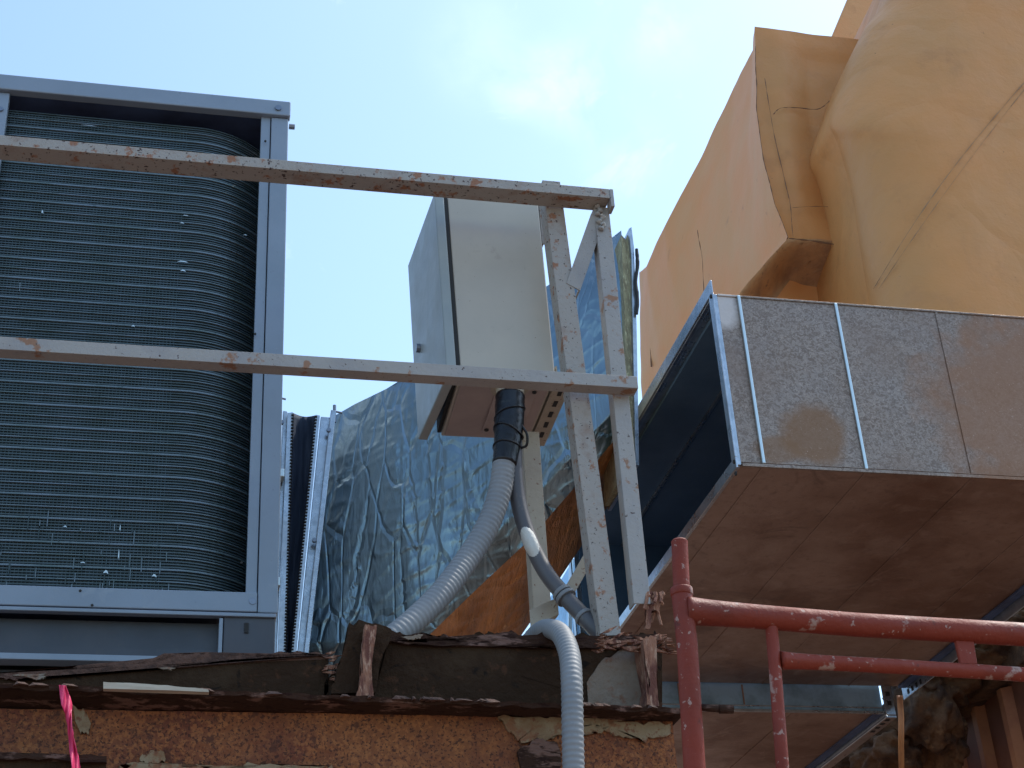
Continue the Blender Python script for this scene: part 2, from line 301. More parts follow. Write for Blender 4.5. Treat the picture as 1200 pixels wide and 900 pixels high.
def screw(bm, p, d, r=.008, h=.006, n=12):
    tube(bm, [p, p+d*h], r, n)

# ================================================================== SETTING
bm = B(); box(bm, -1500, 1500, -1500, 1500, -.4, 0); tag(obj('ground', bm, m_ground), kind='structure')
YN = V((0, -1, 0))

# ================================================================== AIR CONDITIONER
YA = 4.3; XR = .325
zt = PY(340, 122, YA).z; ztop_in = PY(317, 131, YA).z; zb_in = PY(277, 694, YA).z; zb = PY(310, 718, YA).z
xin = PY(303, 240, YA).x; xin2 = xin+.035; xl = -1.5; zbase = PY(300, 777, YA).z-.02
ac = thing('condenser_unit', 'large grey outdoor condenser unit with a dark finned coil, behind the two horizontal rails', 'air conditioner', (-.5, 4.3, zbase))
bm = B(); box(bm, xl, XR+.006, YA-.014, YA+.02, zt-.065, zt); box(bm, xl, XR+.006, YA+.02, YA+.9, zt-.012, zt-.001); obj('top_rail', bm, m_acpaint, ac, .004)
bm = B(); box(bm, xin2, XR, YA, YA+.04, zb, zt-.067); box(bm, XR-.008, XR, YA+.04, YA+.79, zb, zt-.036); box(bm, XR-.05, XR, YA+.80, YA+.86, zb, zt-.067); obj('corner_post', bm, m_acpaint, ac, .003)
bm = B(); box(bm, xin, xin2-.003, YA+.006, YA+.03, zb_in-.002, ztop_in-.012); obj('side_trim', bm, m_acpaint, ac, .002)
bm = B(); box(bm, xl, xin2-.002, YA-.004, YA+.03, zb, zb_in); obj('bottom_rail', bm, m_acpaint, ac, .003)
xs = PY(11, 112, YA).x
bm = B(); box(bm, xs-.055, xs, YA+.002, YA+.03, zb_in, zt-.067); p = obj('mullion', bm, m_acpaint, ac, .003)
bm = B(); screw(bm, V((xs-.022, YA+.002, PY(2, 128, YA).z)), YN, .009); obj('screw', bm, m_screw, ac)
# cavity (shroud behind the frame)
bm = B(); box(bm, xl, XR-.014, YA+.023, YA+.80, zt-.035, zt-.027)
box(bm, xl, XR-.02, YA+.60, YA+.86, zb+.01, zt-.08); box(bm, xl, XR-.014, YA+.035, YA+.6, zb+.003, zb+.03)
obj('inner_shroud', bm, m_cavity, ac)
# coil: straight run then quarter turn
R = .30; xc = XR-.014; Y0 = YA+.060
def coilpath(off=0, n=18):
    P = [V((xl, Y0-off, 0)), V((-.9, Y0-off, 0)), V((-.6, Y0-off, 0)), V((-.3, Y0-off, 0))]
    for i in range(n+1):
        a = math.pi/2*i/n; P.append(V((xc-R+(R+off)*math.sin(a), Y0+R-(R+off)*math.cos(a), 0)))
    return P
zc0, zc1 = zb_in-.01, ztop_in-.066
bm = B(); cp = coilpath()
for i in range(len(cp)-1):
    a, b = cp[i], cp[i+1]
    f = bm.faces.new([bm.verts.new((a.x, a.y, zc0)), bm.verts.new((b.x, b.y, zc0)), bm.verts.new((b.x, b.y, zc1)), bm.verts.new((a.x, a.y, zc1))])
ci = coilpath(-.06)
for i in range(len(cp)-1):
    a, b, c, d = cp[i], cp[i+1], ci[i+1], ci[i]
    bm.faces.new([bm.verts.new((q.x, q.y, zc1)) for q in (a, b, c, d)])
bmesh.ops.remove_doubles(bm, verts=bm.verts, dist=1e-5)
bcoil = bm
def strips(bm, z, h, off, mi):
    P = coilpath(off); Q = coilpath(0)
    vs = [[bm.verts.new((P[i].x, P[i].y, z+h/2)), bm.verts.new((P[i].x, P[i].y, z-h/2)), bm.verts.new((Q[i].x, Q[i].y, z-h/2-.001)), bm.verts.new((Q[i].x, Q[i].y, z+h/2+.001))] for i in range(len(P))]
    for i in range(len(P)-1):
        for k in (0, 1, 3):
            bm.faces.new([vs[i][k], vs[i+1][k], vs[i+1][(k+1) % 4], vs[i][(k+1) % 4]]).material_index = mi
nz = 46; pitch = (zc1-zc0)/nz
bt = bw = bcoil
for i in range(nz):
    z = zc0+pitch*(i+.5)
    if i % 2 == 0: strips(bt, z, .0055, .010, 1)
    else: strips(bt, z, .0032, .009, 1)
    for k in (1, 2, 3): strips(bw, z+pitch*k/4, .0036, .006, 2)
# vertical fin edges of the straight run
bm = bcoil; x = -.9
while x < xc-R-.02:
    box(bm, x, x+.0022, Y0-.0045, Y0-.001, zc0, zc1); x += .011
rq = random.Random(9)
for k in range(60):  # short strips standing in for background light showing through the lower coil
    x = rq.uniform(-.5, .06); z_ = zc0+rq.uniform(.0, .22); box(bm, x, x+.0025, Y0-.0115, Y0-.0095, z_, z_+rq.uniform(.01, .05), 1 if rq.random() < .6 else 0)
coil = obj('coil', bm, [m_coil, m_tube, m_wire], ac, recalc=False)
# bent fins and scratches
bm = B()
for (px, py, ww, hh) in [(208, 307, .035, .005), (212, 318, .016, .006), (48, 250, .008, .012), (96, 147, .05, .002), (214, 253, .02, .003), (211, 262, .014, .004), (155, 383, .008, .006), (138, 655, .004, .03), (122, 672, .012, .010), (178, 676, .014, .008), (286, 276, .01, .003), (75, 618, .008, .005), (140, 622, .003, .02), (22, 340, .003, .03), (95, 660, .012, .004)]:
    p = PY(px, py, Y0-.014); y = Y0-.0165
    n = 1 if hh < .01 else 4
    dx = rnd(-.004, .004); prism(bm, [V((p.x+dx, y, p.z)), V((p.x+ww*.4, y, p.z+hh*.2)), V((p.x+ww, y, p.z-hh*.2)), V((p.x+ww*.7, y, p.z+hh*.8)), V((p.x+ww*.3, y, p.z+hh))], V((0, .003, 0)))
obj('bent_fin', bm, m_white, coil)
bm = B()
p = PY(326, 127, YA-.014); screw(bm, p, YN, .011); p = PY(296, 705, YA); screw(bm, p, YN, .011); obj('screw', bm, m_screw, ac)
bm = B()
for px, py in [(160, 114), (94, 692), (108, 709), (311, 165), (299, 391), (283, 659)]: screw(bm, PY(px, py, YA-.006)+V((0, .001 if py < 150 else .004, 0)), YN, .004, .004, 8)
obj('rivet', bm, m_gasket, ac)
bm = B(); screw(bm, V((XR+.004, YA+.02, zt-.085)), V((1, 0, 0)), .010, .02, 8); obj('side_bolt', bm, m_screw, ac)
# base: upper light edge, recessed dark panel, lower light strip, corner foot
z = lambda px, py, yy=YA: PY(px, py, yy).z
xf = PY(261, 740, YA).x
bm = B(); box(bm, xl, XR-.004, YA-.006, YA+.02, z(150, 719.5), zb-.004); obj('base_lip', bm, m_acpaint, ac, .002)
bm = B(); box(bm, xl, xf-.012, YA+.05, YA+.85, z(150, 768), z(150, 721)); 
box(bm, xl, xf-.012, YA+.034, YA+.049, z(150, 768), z(150, 755)); obj('base_panel', bm, m_acbase, ac)
bm = B(); box(bm, xf-.011, xf, YA, YA+.05, z(150, 768), z(150, 721)); box(bm, xl, xf-.013, YA-.003, YA+.05, z(120, 775), z(120, 767.5)); obj('base_strip', bm, m_acpaint, ac, .002)
bm = B(); box(bm, xf+.002, XR-.006, YA+.004, YA+.2, zbase-.15, z(285, 722)); ft = obj('foot', bm, m_acbase, ac, .003)
bm = B(); p = PY(289, 733, YA); box(bm, p.x-.006, p.x+.006, YA-.001, YA+.0035, p.z-.022, p.z+.008); obj('slot', bm, m_gasket, ac)
bm = B(); box(bm, xl, xf-.02, YA+.07, YA+.8, zbase-.25, z(120, 777)); obj('skid', bm, m_acbase, ac)

# ================================================================== FLEXIBLE DUCT CONNECTOR
YC = 4.95
def vline(a, b, t): return (lerp(a[0], b[0], t), lerp(a[1], b[1], t))
cn = thing('duct_connector', 'narrow black canvas duct connector with stitched silver edges beside the condenser unit', 'duct connector', PY(335, 790, YC))
def vstrip(bm, tl, tr, br, bl, y, th, mi=0):
    prism(bm, [PY(*tl, y), PY(*tr, y), PY(*br, y), PY(*bl, y)], V((0, th, 0)), mi)
bm = B(); vstrip(bm, (323, 478), (331, 480), (316, 800), (307, 800), YC, .03); fl = obj('flange', bm, m_galv, cn, .002)
bm = B(); vstrip(bm, (332, 481), (337, 482), (323, 800), (317, 800), YC+.03, .03); obj('flange_web', bm, m_galv, cn, .002)
bm = B(); vstrip(bm, (337, 484), (343, 483), (333, 800), (324, 800), YC+.005, .02); obj('stitched_edge', bm, m_galv, cn)
bm = B(); vstrip(bm, (370, 486), (375, 487), (344, 800), (338, 800), YC+.005, .02); obj('stitched_edge', bm, m_galv, cn)
bm = B(); vstrip(bm, (376, 488), (388, 489), (352, 800), (345, 800), YC+.02, .03); obj('flange_web', bm, m_galv, cn, .002)
bm = B(); vstrip(bm, (388, 480), (394, 481), (358, 800), (352, 800), YC-.01, .03); obj('flange', bm, m_galv, cn, .002)
def cv(u, v):
    tl, bl = (342, 484), (329, 802); tr, br = (371, 487), (342, 802)
    a = vline(tl, bl, v); b = vline(tr, br, v); s = 3.2*math.sin(math.pi*u)*(1-v)
    x, y = lerp(a[0], b[0], u), lerp(a[1], b[1], u)+s
    return PY(x, y, YC+.03+.035*math.sin(math.pi*u)+.012*noise.noise(V((u*5, v*7, 2))))
bm = B(); grid(bm, cv, 12, 60); o = obj('canvas', bm, m_canvas, cn, smoothf=True)
o.modifiers.new('s', 'SOLIDIFY').thickness = .004
bm = B()
for i in range(84):
    v = (i+.5)/84
    for (a, b) in (((343, 484), (333, 800)), ((370.5, 486), (338.5, 800))):
        x, y = vline(a, b, v); p = PY(x, y, YC); box(bm, p.x-.0045, p.x+.0045, YC-.001, YC+.01, p.z-.002, p.z+.002)
obj('stitching', bm, m_gasket, cn)
bm = B()
for (px, py) in [(328, 558), (323, 685)]:
    p = PY(px, py, YC); box(bm, p.x-.014, p.x+.014, YC-.03, YC+.02, p.z-.016, p.z+.016)
obj('clip', bm, m_white, cn, .003)
bm = B()
for (px, py) in [(330, 496), (324, 622), (318, 750), (385, 505), (368, 634)]: screw(bm, PY(px, py, YC-.004), YN, .008, .012, 8)
for (px, py) in [(326, 467), (392, 483)]: tube(bm, [PY(px, py-1, YC), PY(px+9, py+1, YC)], .004, 8); tube(bm, [PY(px, py-8, YC), PY(px, py+12, YC)], .006, 8)
obj('bolt', bm, m_screw, cn)

# ================================================================== FOIL WRAPPED DUCT
fd = thing('foil_wrapped_duct', 'crinkled silver foil wrapped duct sloping up behind the electrical box', 'duct', PY(480, 780, 4.9))
TOP = [(389, 489), (415, 474), (452, 456), (520, 415), (600, 362), (655, 326), (728, 270)]
BOT = [(352, 800), (440, 800), (495, 752), (560, 689), (619, 634), (676, 568), (745, 486)]
def fdepth(u): return lerp(5.05, 4.52, u)
def foilfront(u, v):
    a = curve(TOP, u); b = curve(BOT, u); x = lerp(a[0], b[0], v); y = lerp(a[1], b[1], v)
    Y = fdepth(u)+.10*(1-v)**6+.05*max(0, v-.85)/.15
    q = V((x/60, y/60, 0)); w1 = noise.noise(V((x/28+y/45, y/80-x/60, 1)))
    rid = 1-abs(noise.noise(V(((x+.5*y)/26, (y-.45*x)/60, 4))))*2.2
    rid2 = 1-abs(noise.noise(V(((x*.4+y)/17, (y*.2-x)/70, 8))))*2.2
    Y += .006*noise.noise(q*.7)+.002*w1-.0035*max(0, rid)**6-.003*max(0, rid2)**6
    return PY(x, y, Y)
BOT2 = [(400, 860), (520, 850), (590, 775), (628, 720), (668, 660), (716, 588), (746, 540)]
def foilunder(u, v):
    a = curve(BOT, u); b = curve(BOT2, u); x = lerp(a[0], b[0], v); y = lerp(a[1], b[1], v)
    Y = lerp(fdepth(u)+.05, fdepth(u)+.52, v)
    rid = 1-abs(noise.noise(V(((x-.3*y)/40, (y+.7*x)/16, 4))))*2.2
    Y += (.012*noise.noise(V((x/40, y/25, 3)))-.02*max(0, rid)**2)*math.sin(math.pi*v)**.5*1.0
    return PY(x, y, Y)
bm = B(); grid(bm, foilfront, 150, 130)
TB = [V(PY(*p, fdepth(i/6)+.10)) for i, p in enumerate(TOP)]
ob = obj('foil_wrap', bm, m_foil, fd, smoothf=True, recalc=False)
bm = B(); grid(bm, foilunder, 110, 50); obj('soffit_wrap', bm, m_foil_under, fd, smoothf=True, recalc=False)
bm = B()                                                      # top and far side, closing the duct
fa = [foilfront(i/12, 0) for i in range(13)]; fb = [foilunder(i/12, 1) for i in range(13)]
fc = [p+V((0, .45, 0)) for p in fa]
for i in range(12):
    for A_, B_ in ((fa, fc), (fc, fb)): bm.faces.new([bm.verts.new(A_[i]), bm.verts.new(A_[i+1]), bm.verts.new(B_[i+1]), bm.verts.new(B_[i])])
bm.faces.new([bm.verts.new(q) for q in (fa[0], fc[0], fb[0], foilfront(0, 1))]); obj('back_wrap', bm, m_foil, fd)
bm = B(); prism(bm, [PY(*p, 4.50) for p in ragged([(728, 274), (733, 281), (738, 272)], 4, 3)+[(742, 300), (741, 340), (747, 470), (748, 545), (737, 545), (733, 430), (731, 350)]], V((.0, .32, 0))); obj('insulation', bm, m_wool, fd)
bm = B(); prism(bm, [PY(*p, 4.48) for p in [(737, 268), (740, 266), (743, 290), (746, 380), (749, 545), (745, 545), (742, 400), (740, 300)]], V((.0, .36, 0))); obj('torn_foil_edge', bm, m_galv, fd)
bm = B(); pth = smooth([PY(x, y, 4.47) for x, y in [(746, 292), (747, 310), (745, 330), (747, 350), (746, 368)]], 5)
tube(bm, pth, lambda i: .006+.005*abs(noise.noise(V((i*.9, 0, 0)))), 8); obj('hanging_cord', bm, m_black, fd)

# ================================================================== OPEN SHEET METAL DUCT
X0, X1, Yn, Yf, Z0, Z1 = 1.660, 3.05, 3.90, 5.79, 3.682, 4.292
dt = thing('sheet_metal_duct', 'big rectangular galvanized duct with an open dark end, right of the steel frame', 'duct', (2.3, 4.8, Z0))
T = .004
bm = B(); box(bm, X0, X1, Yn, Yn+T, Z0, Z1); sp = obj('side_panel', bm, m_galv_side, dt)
bm = B(); box(bm, X0, X1, Yn+T, Yf, Z0, Z0+T); up = obj('bottom_panel', bm, m_galv_under, dt)
bm = B(); box(bm, X0, X1, Yn+T, Yf, Z1-T, Z1); obj('top_panel', bm, m_galv, dt)
bm = B(); box(bm, X0, X1, Yf-T, Yf, Z0+T, Z1-T); obj('back_panel', bm, m_galv, dt)
bm = B(); box(bm, X0+.02, X1-.01, Yn+T+.001, Yn+.02, Z0+.02, Z1-.02); box(bm, X0+.02, X1-.01, Yf-.02, Yf-T-.001, Z0+.02, Z1-.02)
box(bm, X0+.02, X1-.01, Yn+.021, Yf-.021, Z1-.02, Z1-T-.001); box(bm, X0+.02, X1-.01, Yn+.021, Yf-.021, Z0+T+.001, Z0+.02); box(bm, X1-.009, X1-.001, Yn+.02, Yf-.02, Z0+.02, Z1-.02)
li = obj('liner', bm, m_inside, dt)
bm = B(); box(bm, X0+.20, X0+.209, Yn+.03, Yf-.03, Z1-.032, Z1-.0205); box(bm, X0+.10, X0+.104, Yn+.03, Yf-.03, Z0+.0205, Z0+.026); obj('liner_seam', bm, m_galv, dt)
bm = B(); e = .034; fx0, fx1 = X0-.022, X0+.012
box(bm, fx0, fx0+.006, Yn-e+.022, Yf+.01, Z1-.002, Z1+.046); box(bm, fx0, fx0+.006, Yn-e+.022, Yf+.01, Z0-.014, Z0+.022); box(bm, fx0, fx0+.006, Yn-e+.022, Yn+.020, Z0+.022, Z1-.002); box(bm, fx0, fx0+.006, Yf-.02, Yf+.01, Z0+.022, Z1-.002)
box(bm, fx0+.006, X0-.001, Yn-.002, Yn+.006, Z0, Z1); box(bm, fx0+.006, X0-.001, Yn+.006, Yf, Z0-.003, Z0+.008); box(bm, fx0+.006, X0-.001, Yn+.006, Yf, Z1-.006, Z1+.003)
of = obj('end_flange', bm, m_galv, dt, .0015)
bm = B()
for (px, py) in [(864, 537), (863, 555), (838, 340)]:
    q = PX(px, py, fx0); screw(bm, V((fx0, max(q.y, Yn-.005), q.z)), V((-1, 0, 0)), .007, .004, 8)
obj('bolt_hole', bm, m_gasket, of)
bm = B()
for px, hgt in ((880, .010), (996, .007)):
    x = PY(px, 450, Yn).x; box(bm, x-.005, x+.005, Yn-hgt, Yn-.0005, Z0+.006, Z1-.002)
rb = obj('standing_seam', bm, m_white, dt, .002)
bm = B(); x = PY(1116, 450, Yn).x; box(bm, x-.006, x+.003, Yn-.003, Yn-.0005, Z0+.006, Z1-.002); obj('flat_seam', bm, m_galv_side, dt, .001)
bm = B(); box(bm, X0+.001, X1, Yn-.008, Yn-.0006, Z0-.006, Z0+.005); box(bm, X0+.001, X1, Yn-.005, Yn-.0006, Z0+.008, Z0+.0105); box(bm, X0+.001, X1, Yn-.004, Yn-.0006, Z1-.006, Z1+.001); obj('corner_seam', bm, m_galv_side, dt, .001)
bm = B()
for px in (880, 996, 1116, 1240):
    x = PY(px, 450, Yn).x; box(bm, x-.003, x+.003, Yn+.001, Yf-.001, Z0-.003, Z0-.0005)
obj('cross_seam', bm, m_galv_under, dt, .001)
# right-hand flange seen from below
bm = B(); box(bm, X1+.001, X1+.006, Yn-.03, Yf+.03, Z0-.05, Z0+.04); box(bm, X1+.006, X1+.05, Yn-.03, Yf+.03, Z0-.02, Z0-.014); obj('side_flange', bm, m_galv, dt, .002)
bm = B(); box(bm, X1-.035, X1-.001, Yn+.01, Yf-.01, Z0-.012, Z0-.001); obj('flange_channel', bm, m_cavity, dt, .002)
bm = B()
for k in range(4):
    y = Yf-.02-.04*k; box(bm, X1-.0005, X1+.0005, y-.012, y+.004, Z0-.04, Z0-.02)
    box(bm, X1+.012, X1+.03, y-.014, y+.006, Z0-.0215, Z0-.0195)
obj('slot', bm, m_gasket, dt)

# lower blue duct
zl = PY(1035, 834, Yf+.012).z; xr2 = PY(1031, 812, Yf+.012).x; xl2 = PY(662, 800, Yf).x
ld = thing('sheet_metal_duct', 'lower duct stub with a blue-grey front strip and brown underside, below the big duct', 'duct', (2.2, 6.2, zl))
bm = B(); box(bm, xl2, xr2, Yf+.012, Yf+.016, zl, Z0+.05); obj('front_panel', bm, m_blue, ld)
bm = B(); box(bm, xl2, xr2, Yf+.016, 8.2, zl, zl+T); obj('bottom_panel', bm, m_galv_under, ld)
bm = B(); box(bm, xl2, xl2+T, Yf+.017, 8.2, zl+T, Z0+.05); box(bm, xr2-T, xr2, Yf+.017, 8.2, zl+T, Z0+.05); box(bm, xl2+T, xr2-T, Yf+.017, 8.2, Z0+.05-T, Z0+.05); obj('body', bm, m_galv, ld)
bm = B(); box(bm, xl2, xr2, Yf+.002, Yf+.0115, zl-.012, zl-.001); box(bm, xl2, xr2, Yf+.004, Yf+.0115, zl+.012, zl+.017); obj('corner_seam', bm, m_galv, ld, .001)
bm = B(); box(bm, xr2+.001, xr2+.045, Yf-.01, Yf-.002, zl-.02, Z0-.002); f2 = obj('end_flange', bm, m_galv, ld, .002)
bm = B(); box(bm, xr2+.001, xr2+.05, Yf-.001, 8.2, zl-.03, zl-.02); box(bm, xr2+.001, xr2+.006, Yf-.001, 8.2, zl-.02, zl+.03); obj('bottom_flange', bm, m_galv, ld, .002)
bm = B(); box(bm, xr2-.035, xr2-.001, Yf+.02, 8.2, zl-.010, zl-.001); obj('flange_channel', bm, m_cavity, ld)
bm = B()
for k in range(4):
    y = Yf+.03+.05*k; box(bm, xr2+.012, xr2+.03, y-.01, y+.01, zl-.032, zl-.0295)
for zz in (zl+.02, zl+.06): box(bm, xr2+.014, xr2+.032, Yf-.0125, Yf-.0095, zz, zz+.018)
obj('slot', bm, m_gasket, ld)
bm = B()
for px in (797, 872): x = PY(px, 815, Yf).x; box(bm, x-.003, x+.003, Yf+.008, Yf+.0115, zl+.02, Z0-.003)
x = PY(900, 870, 6).x
for x in (1.95, 2.55): box(bm, x-.003, x+.003, Yf+.03, 8.1, zl-.004, zl-.0005)
obj('cross_seam', bm, m_galv_under, ld)

bm = B(); prism(bm, [PY(x, y, 6.05) for x, y in [(672, 655), (706, 655), (706, 800), (672, 800)]], V((0, .5, 0))); obj('riser', bm, m_blue, ld)
bm = B()
for x0 in (668, 686): prism(bm, [PY(x, y, 6.02) for x, y in [(x0, 655), (x0+4, 655), (x0+1, 800), (x0-3, 800)]], V((0, .02, 0)))
obj('standing_seam', bm, m_white, ld)

# ================================================================== TAN COATED DUCTS (upper right)
def crumple(p, a=.012, s=3.): return noise.noise(V((p.x*s, p.y*s, p.z*s)))*a+noise.noise(V((p.x*s*3, p.y*s*3, p.z*s*3)))*a*.35
# A: boxy duct with side face, front face, stained underside and panel below
YA1 = 7.0
xa = PY(883, 40, YA1).x
def seamline(bm, pts, y, r=.004, mi=0):
    pp = smooth([PY(px, py, y+(q[0] if q else 0)) for px, py, *q in pts], 8); tube(bm, [q+V((.012*noise.noise(q*4), 0, .012*noise.noise(q*4+V((5, 0, 0))))) for q in pp], lambda i: r*(.15+1.5*abs(noise.noise(V((i*.35, r*900, 1))))), 6)
ta = thing('coated_duct', 'boxy orange-tan coated duct with a folded stained corner, left of the bulging tan duct', 'duct', (3.2, 8, 4.0))
TL7 = [(883, 31), (883, 58), (860, 102), (820, 184), (780, 264), (758, 312), (748, 320)]
def leftface(u, v):                                        # u: near->far, v: top->bottom
    tx, ty = curve(TL7, u)
    # near vertical edge bows inwards then runs along the stained fold
    if u == 0 or True:
        nx, ny = curve([(883, 31), (884, 70), (888, 130), (897, 190), (908, 240), (924, 279), (900, 305), (866, 345), (840, 380), (815, 430)], v)
        fx, fy = curve([(749, 314), (749, 360), (750, 400), (751, 440), (752, 470), (753, 500), (754, 520), (755, 540), (755, 560), (755, 580)], v)
    if u < 1:
        k = u
        x = nx+(fx-nx)*k; y = ny+(fy-ny)*k
        # pull the top row onto the real silhouette
        wv = max(0, 1-v*2.0)
        sx = lerp((lerp(883, 749, u)), tx, 1); sy = ty
        x += (tx-lerp(883, 749, u))*wv; y += (ty-lerp(31, 314, u))*wv
    else: x, y = fx, fy
    Y = lerp(YA1, YA1+3.0, u)
    Y += .10*max(0, v-.55)
    p = PY(x, y, Y); d = crumple(p, .03, 1.6); p.x += d*.6
    return p
bm = B(); grid(bm, leftface, 60, 60); obj('side_wrap', bm, m_orange_l, ta, smoothf=True, recalc=False)
def frontA(u, v):
    tl = (884+6*min(1, u*8), 31); tx = lerp(884, 1100, u); ty = lerp(30, 58, u)
    bx = lerp(924, 1140, u); by = lerp(279, 303, u)
    lx, ly = curve([(884, 31), (885, 70), (889, 130), (898, 190), (909, 240), (924, 279)], v)
    x = lx+(tx-884)*(1-v)+(bx-924)*v if u > 0 else lx; y = ly+(ty-30)*(1-v)+(by-279)*v
    Y = YA1+.0*u-.05*math.sin(math.pi*min(1, u*3.5+.02))*math.sin(math.pi*v)
    p = PY(x, y, Y); p.y += crumple(p, .025, 2.); k_ = max(0, 1-u*6); k_ = k_*k_*(3-2*k_)
    if k_ > 0: p = p.lerp(leftface(0, .5556*v)+(PY(x, y, YA1)-PY(lx, ly, YA1)), k_)
    return p
bm = B(); grid(bm, frontA, 50, 50); obj('front_wrap', bm, m_orange, ta, smoothf=True, recalc=False)
def sst(t): t = max(0, min(1, t)); return t*t*(3-2*t)
def lowA(u, v):                                            # below the front block: a soft recess, then the lower wall
    a = leftface(0, .5556+.4444*v); e0 = PY(1140, lerp(303, 440, v), YA1+.02)
    p = a.lerp(e0, u); w_ = sst(u*7)
    p.y = lerp(a.y, YA1+.30*sst(v/.16), w_)
    if u > 0: p.y += crumple(p, .05, 3)*w_
    return p
def sub(fn, u0, u1, v0, v1): return lambda u, v: fn(lerp(u0, u1, u), lerp(v0, v1, v))
bm = B(); grid(bm, sub(lowA, 0, 1, 0, .15), 60, 14); obj('stained_soffit', bm, m_orange_d, ta, smoothf=True, recalc=False)
bm = B(); grid(bm, sub(lowA, 0, .15, .15, 1), 20, 40); obj('stained_fold', bm, m_orange_d, ta, smoothf=True, recalc=False)
bm = B(); grid(bm, sub(lowA, .15, 1, .15, 1), 50, 40); obj('lower_wrap', bm, m_orange_l, ta, smoothf=True, recalc=False)
bm = B()
tube(bm, [leftface(0, .5556*(.12+.88*i/60))+V((-.002, -.004, 0)) for i in range(61)], lambda i: .006*(.2+1.1*abs(noise.noise(V((i*.3, 1, 1))))), 6)
seamline(bm, [(925, 279), (960, 284), (1010, 291)], YA1-.03, .006)
obj('edge_seam', bm, m_crease, ta)
bm = B()
seamline(bm, [(897, 92), (902, 130), (910, 170), (920, 215), (926, 245), (930, 278)], YA1-.035, .004)
seamline(bm, [(906, 134), (915, 127), (935, 126), (958, 127), (972, 118), (982, 108)], YA1-.06, .004)
seamline(bm, [(928, 243), (960, 241), (1000, 243)], YA1-.06, .0035)
seamline(bm, [(974, 308), (1012, 311)], YA1+.24, .006); seamline(bm, [(975, 309), (975, 330), (979, 356)], YA1+.24, .006)
seamline(bm, [(818, 270), (822, 300), (825, 345)], YA1+1.2, .004); seamline(bm, [(760, 315), (760, 380), (764, 430)], YA1+2.7, .005)
obj('crack', bm, m_crease, ta)
bm = B(); a0 = frontA(0, 0); a1 = frontA(1, 0); box(bm, a0.x+.45, a0.x+1.2, YA1+.08, YA1+2.8, PY(900, 300, YA1).z+.12, a0.z-.02)
obj('core', bm, m_orange, ta)
# B: bulging duct
tb = thing('coated_duct', 'huge bulging tan coated duct filling the upper right, two parallel creases across it', 'duct', (3.3, 6.5, 3.9))
SIL = [(1052, -60), (1036, 0), (1012, 36), (996, 68), (985, 100), (975, 128), (972, 148), (981, 166), (992, 200), (1002, 245), (1010, 300), (1020, 360), (1032, 430)]
SS = [(p.x, p.y) for p in smooth([V((a, b, 0)) for a, b in SIL], 10)]
def soft(v): n_ = [curve(SS, min(1, max(0, v+d_))) for d_ in (-.06, -.03, 0, .03, .06)]; return sum(a for a, b in n_)/5
def bulge(u, v):
    hx, sy = curve(SS, v); k_ = min(1, u*4); k_ = k_*k_*(3-2*k_); sx = lerp(hx, soft(v), k_); x = lerp(sx, 1420, u); y = lerp(sy, sy+20, u); q = (x-sx)/150.
    Y = 6.05+.55*(1-math.sqrt(max(0, 1-(1-min(1, q))**2)))
    Y -= .0
    # paired crease lines as shallow grooves
    for k, s in ((0, 1), (1, .7)):
        cx, cy = x, y; t = (340-cy)/ (340-100.); lx = 1022+178*t**1.0+14*math.sin(math.pi*min(1, max(0, t)))*-1+k*16
        d = (cx-lx)/3.4
        if -0.1 < t < 1.6: Y += .007*s*math.exp(-d*d)
    p = PY(x, y, Y); p.y += crumple(p, .016, 1.3); return p
bm = B(); vs = grid(bm, bulge, 150, 110); obj('front_wrap', bm, m_orange, tb, smoothf=True, recalc=False)
bm = B()
def bulgeside(u, v): p = bulge(0, v); q = p+V((.10*u, 1.6*u, .0)); return q
grid(bm, bulgeside, 12, 60); obj('side_wrap', bm, m_orange, tb, smoothf=True, recalc=False)
bm = B()
for off, r_ in ((0, .0048), (12, .0036)):
    pp = []
    for k in range(9):
        t = k/8; y = 338-250*t; x = 1024+184*t-11*math.sin(math.pi*t)+off*(.5+.5*math.sin(math.pi*t)); pp.append((x, y))
    path = []
    for (x, y) in pp:
        Y = 6.05+.55*(1-math.sqrt(max(0, 1-(1-min(1, (x-curve(SIL, 11/12*(y+60)/420)[0])/150.))**2)))
        p = PY(x, y, Y); p.y += crumple(p, .016, 1.3)-.003; path.append(p)
    tube(bm, smooth(path, 6), lambda i: r_*(.15+1.2*abs(noise.noise(V((i*.3, off, 1))))), 6)
obj('crease', bm, m_crease_t, tb)
# C: piece behind
tcx = thing('coated_duct', 'small corner of an orange duct showing at the top edge behind the other two', 'duct', (3.9, 9, 6))
bm = B(); prism(bm, [PY(x, y, 9.0) for x, y in [(974, 42), (1000, -20), (1015, -50), (1120, -50), (1120, 80), (976, 80)]], V((.4, 1.5, 0))); obj('wrap', bm, m_orange_l, tcx, .03)

# ================================================================== WELDED STEEL FRAME
YR = 3.6
sf = thing('welded_steel_frame', 'grey angle iron guard frame with two long rails and rust spots', 'steel frame', PY(720, 745, YR))
xr = 1.235
z1 = PY(645, 226, YR).z; z2 = PY(645, 446.5, YR).z
bm = B(); a = V((-1.6, YR, z1)); b = V((xr, YR, z1))
def Lbar(bm, a, b, u, v, w1, w2, t=.005):
    """angle iron: leg along u (width w1, thickness along v) and leg along v (width w2)"""
    n = 40; 
    bar(bm, a, b, u*w1, v*t); bar(bm, a+v*t, b+v*t, u*t, v*(w2-t))
Lbar(bm, a, b, V((0, 0, 1)), V((0, 1, 0)), .034, .068); obj('rail', bm, m_paint_rusty, sf, .001)
bm = B(); a = V((-1.6, YR-.004, z2-.008)); b = V((xr+.022, YR-.004, z2-.008)); Lbar(bm, a, b, V((0, 0, 1)), V((0, 1, 0)), .038, .046); obj('rail', bm, m_paint, sf, .001)
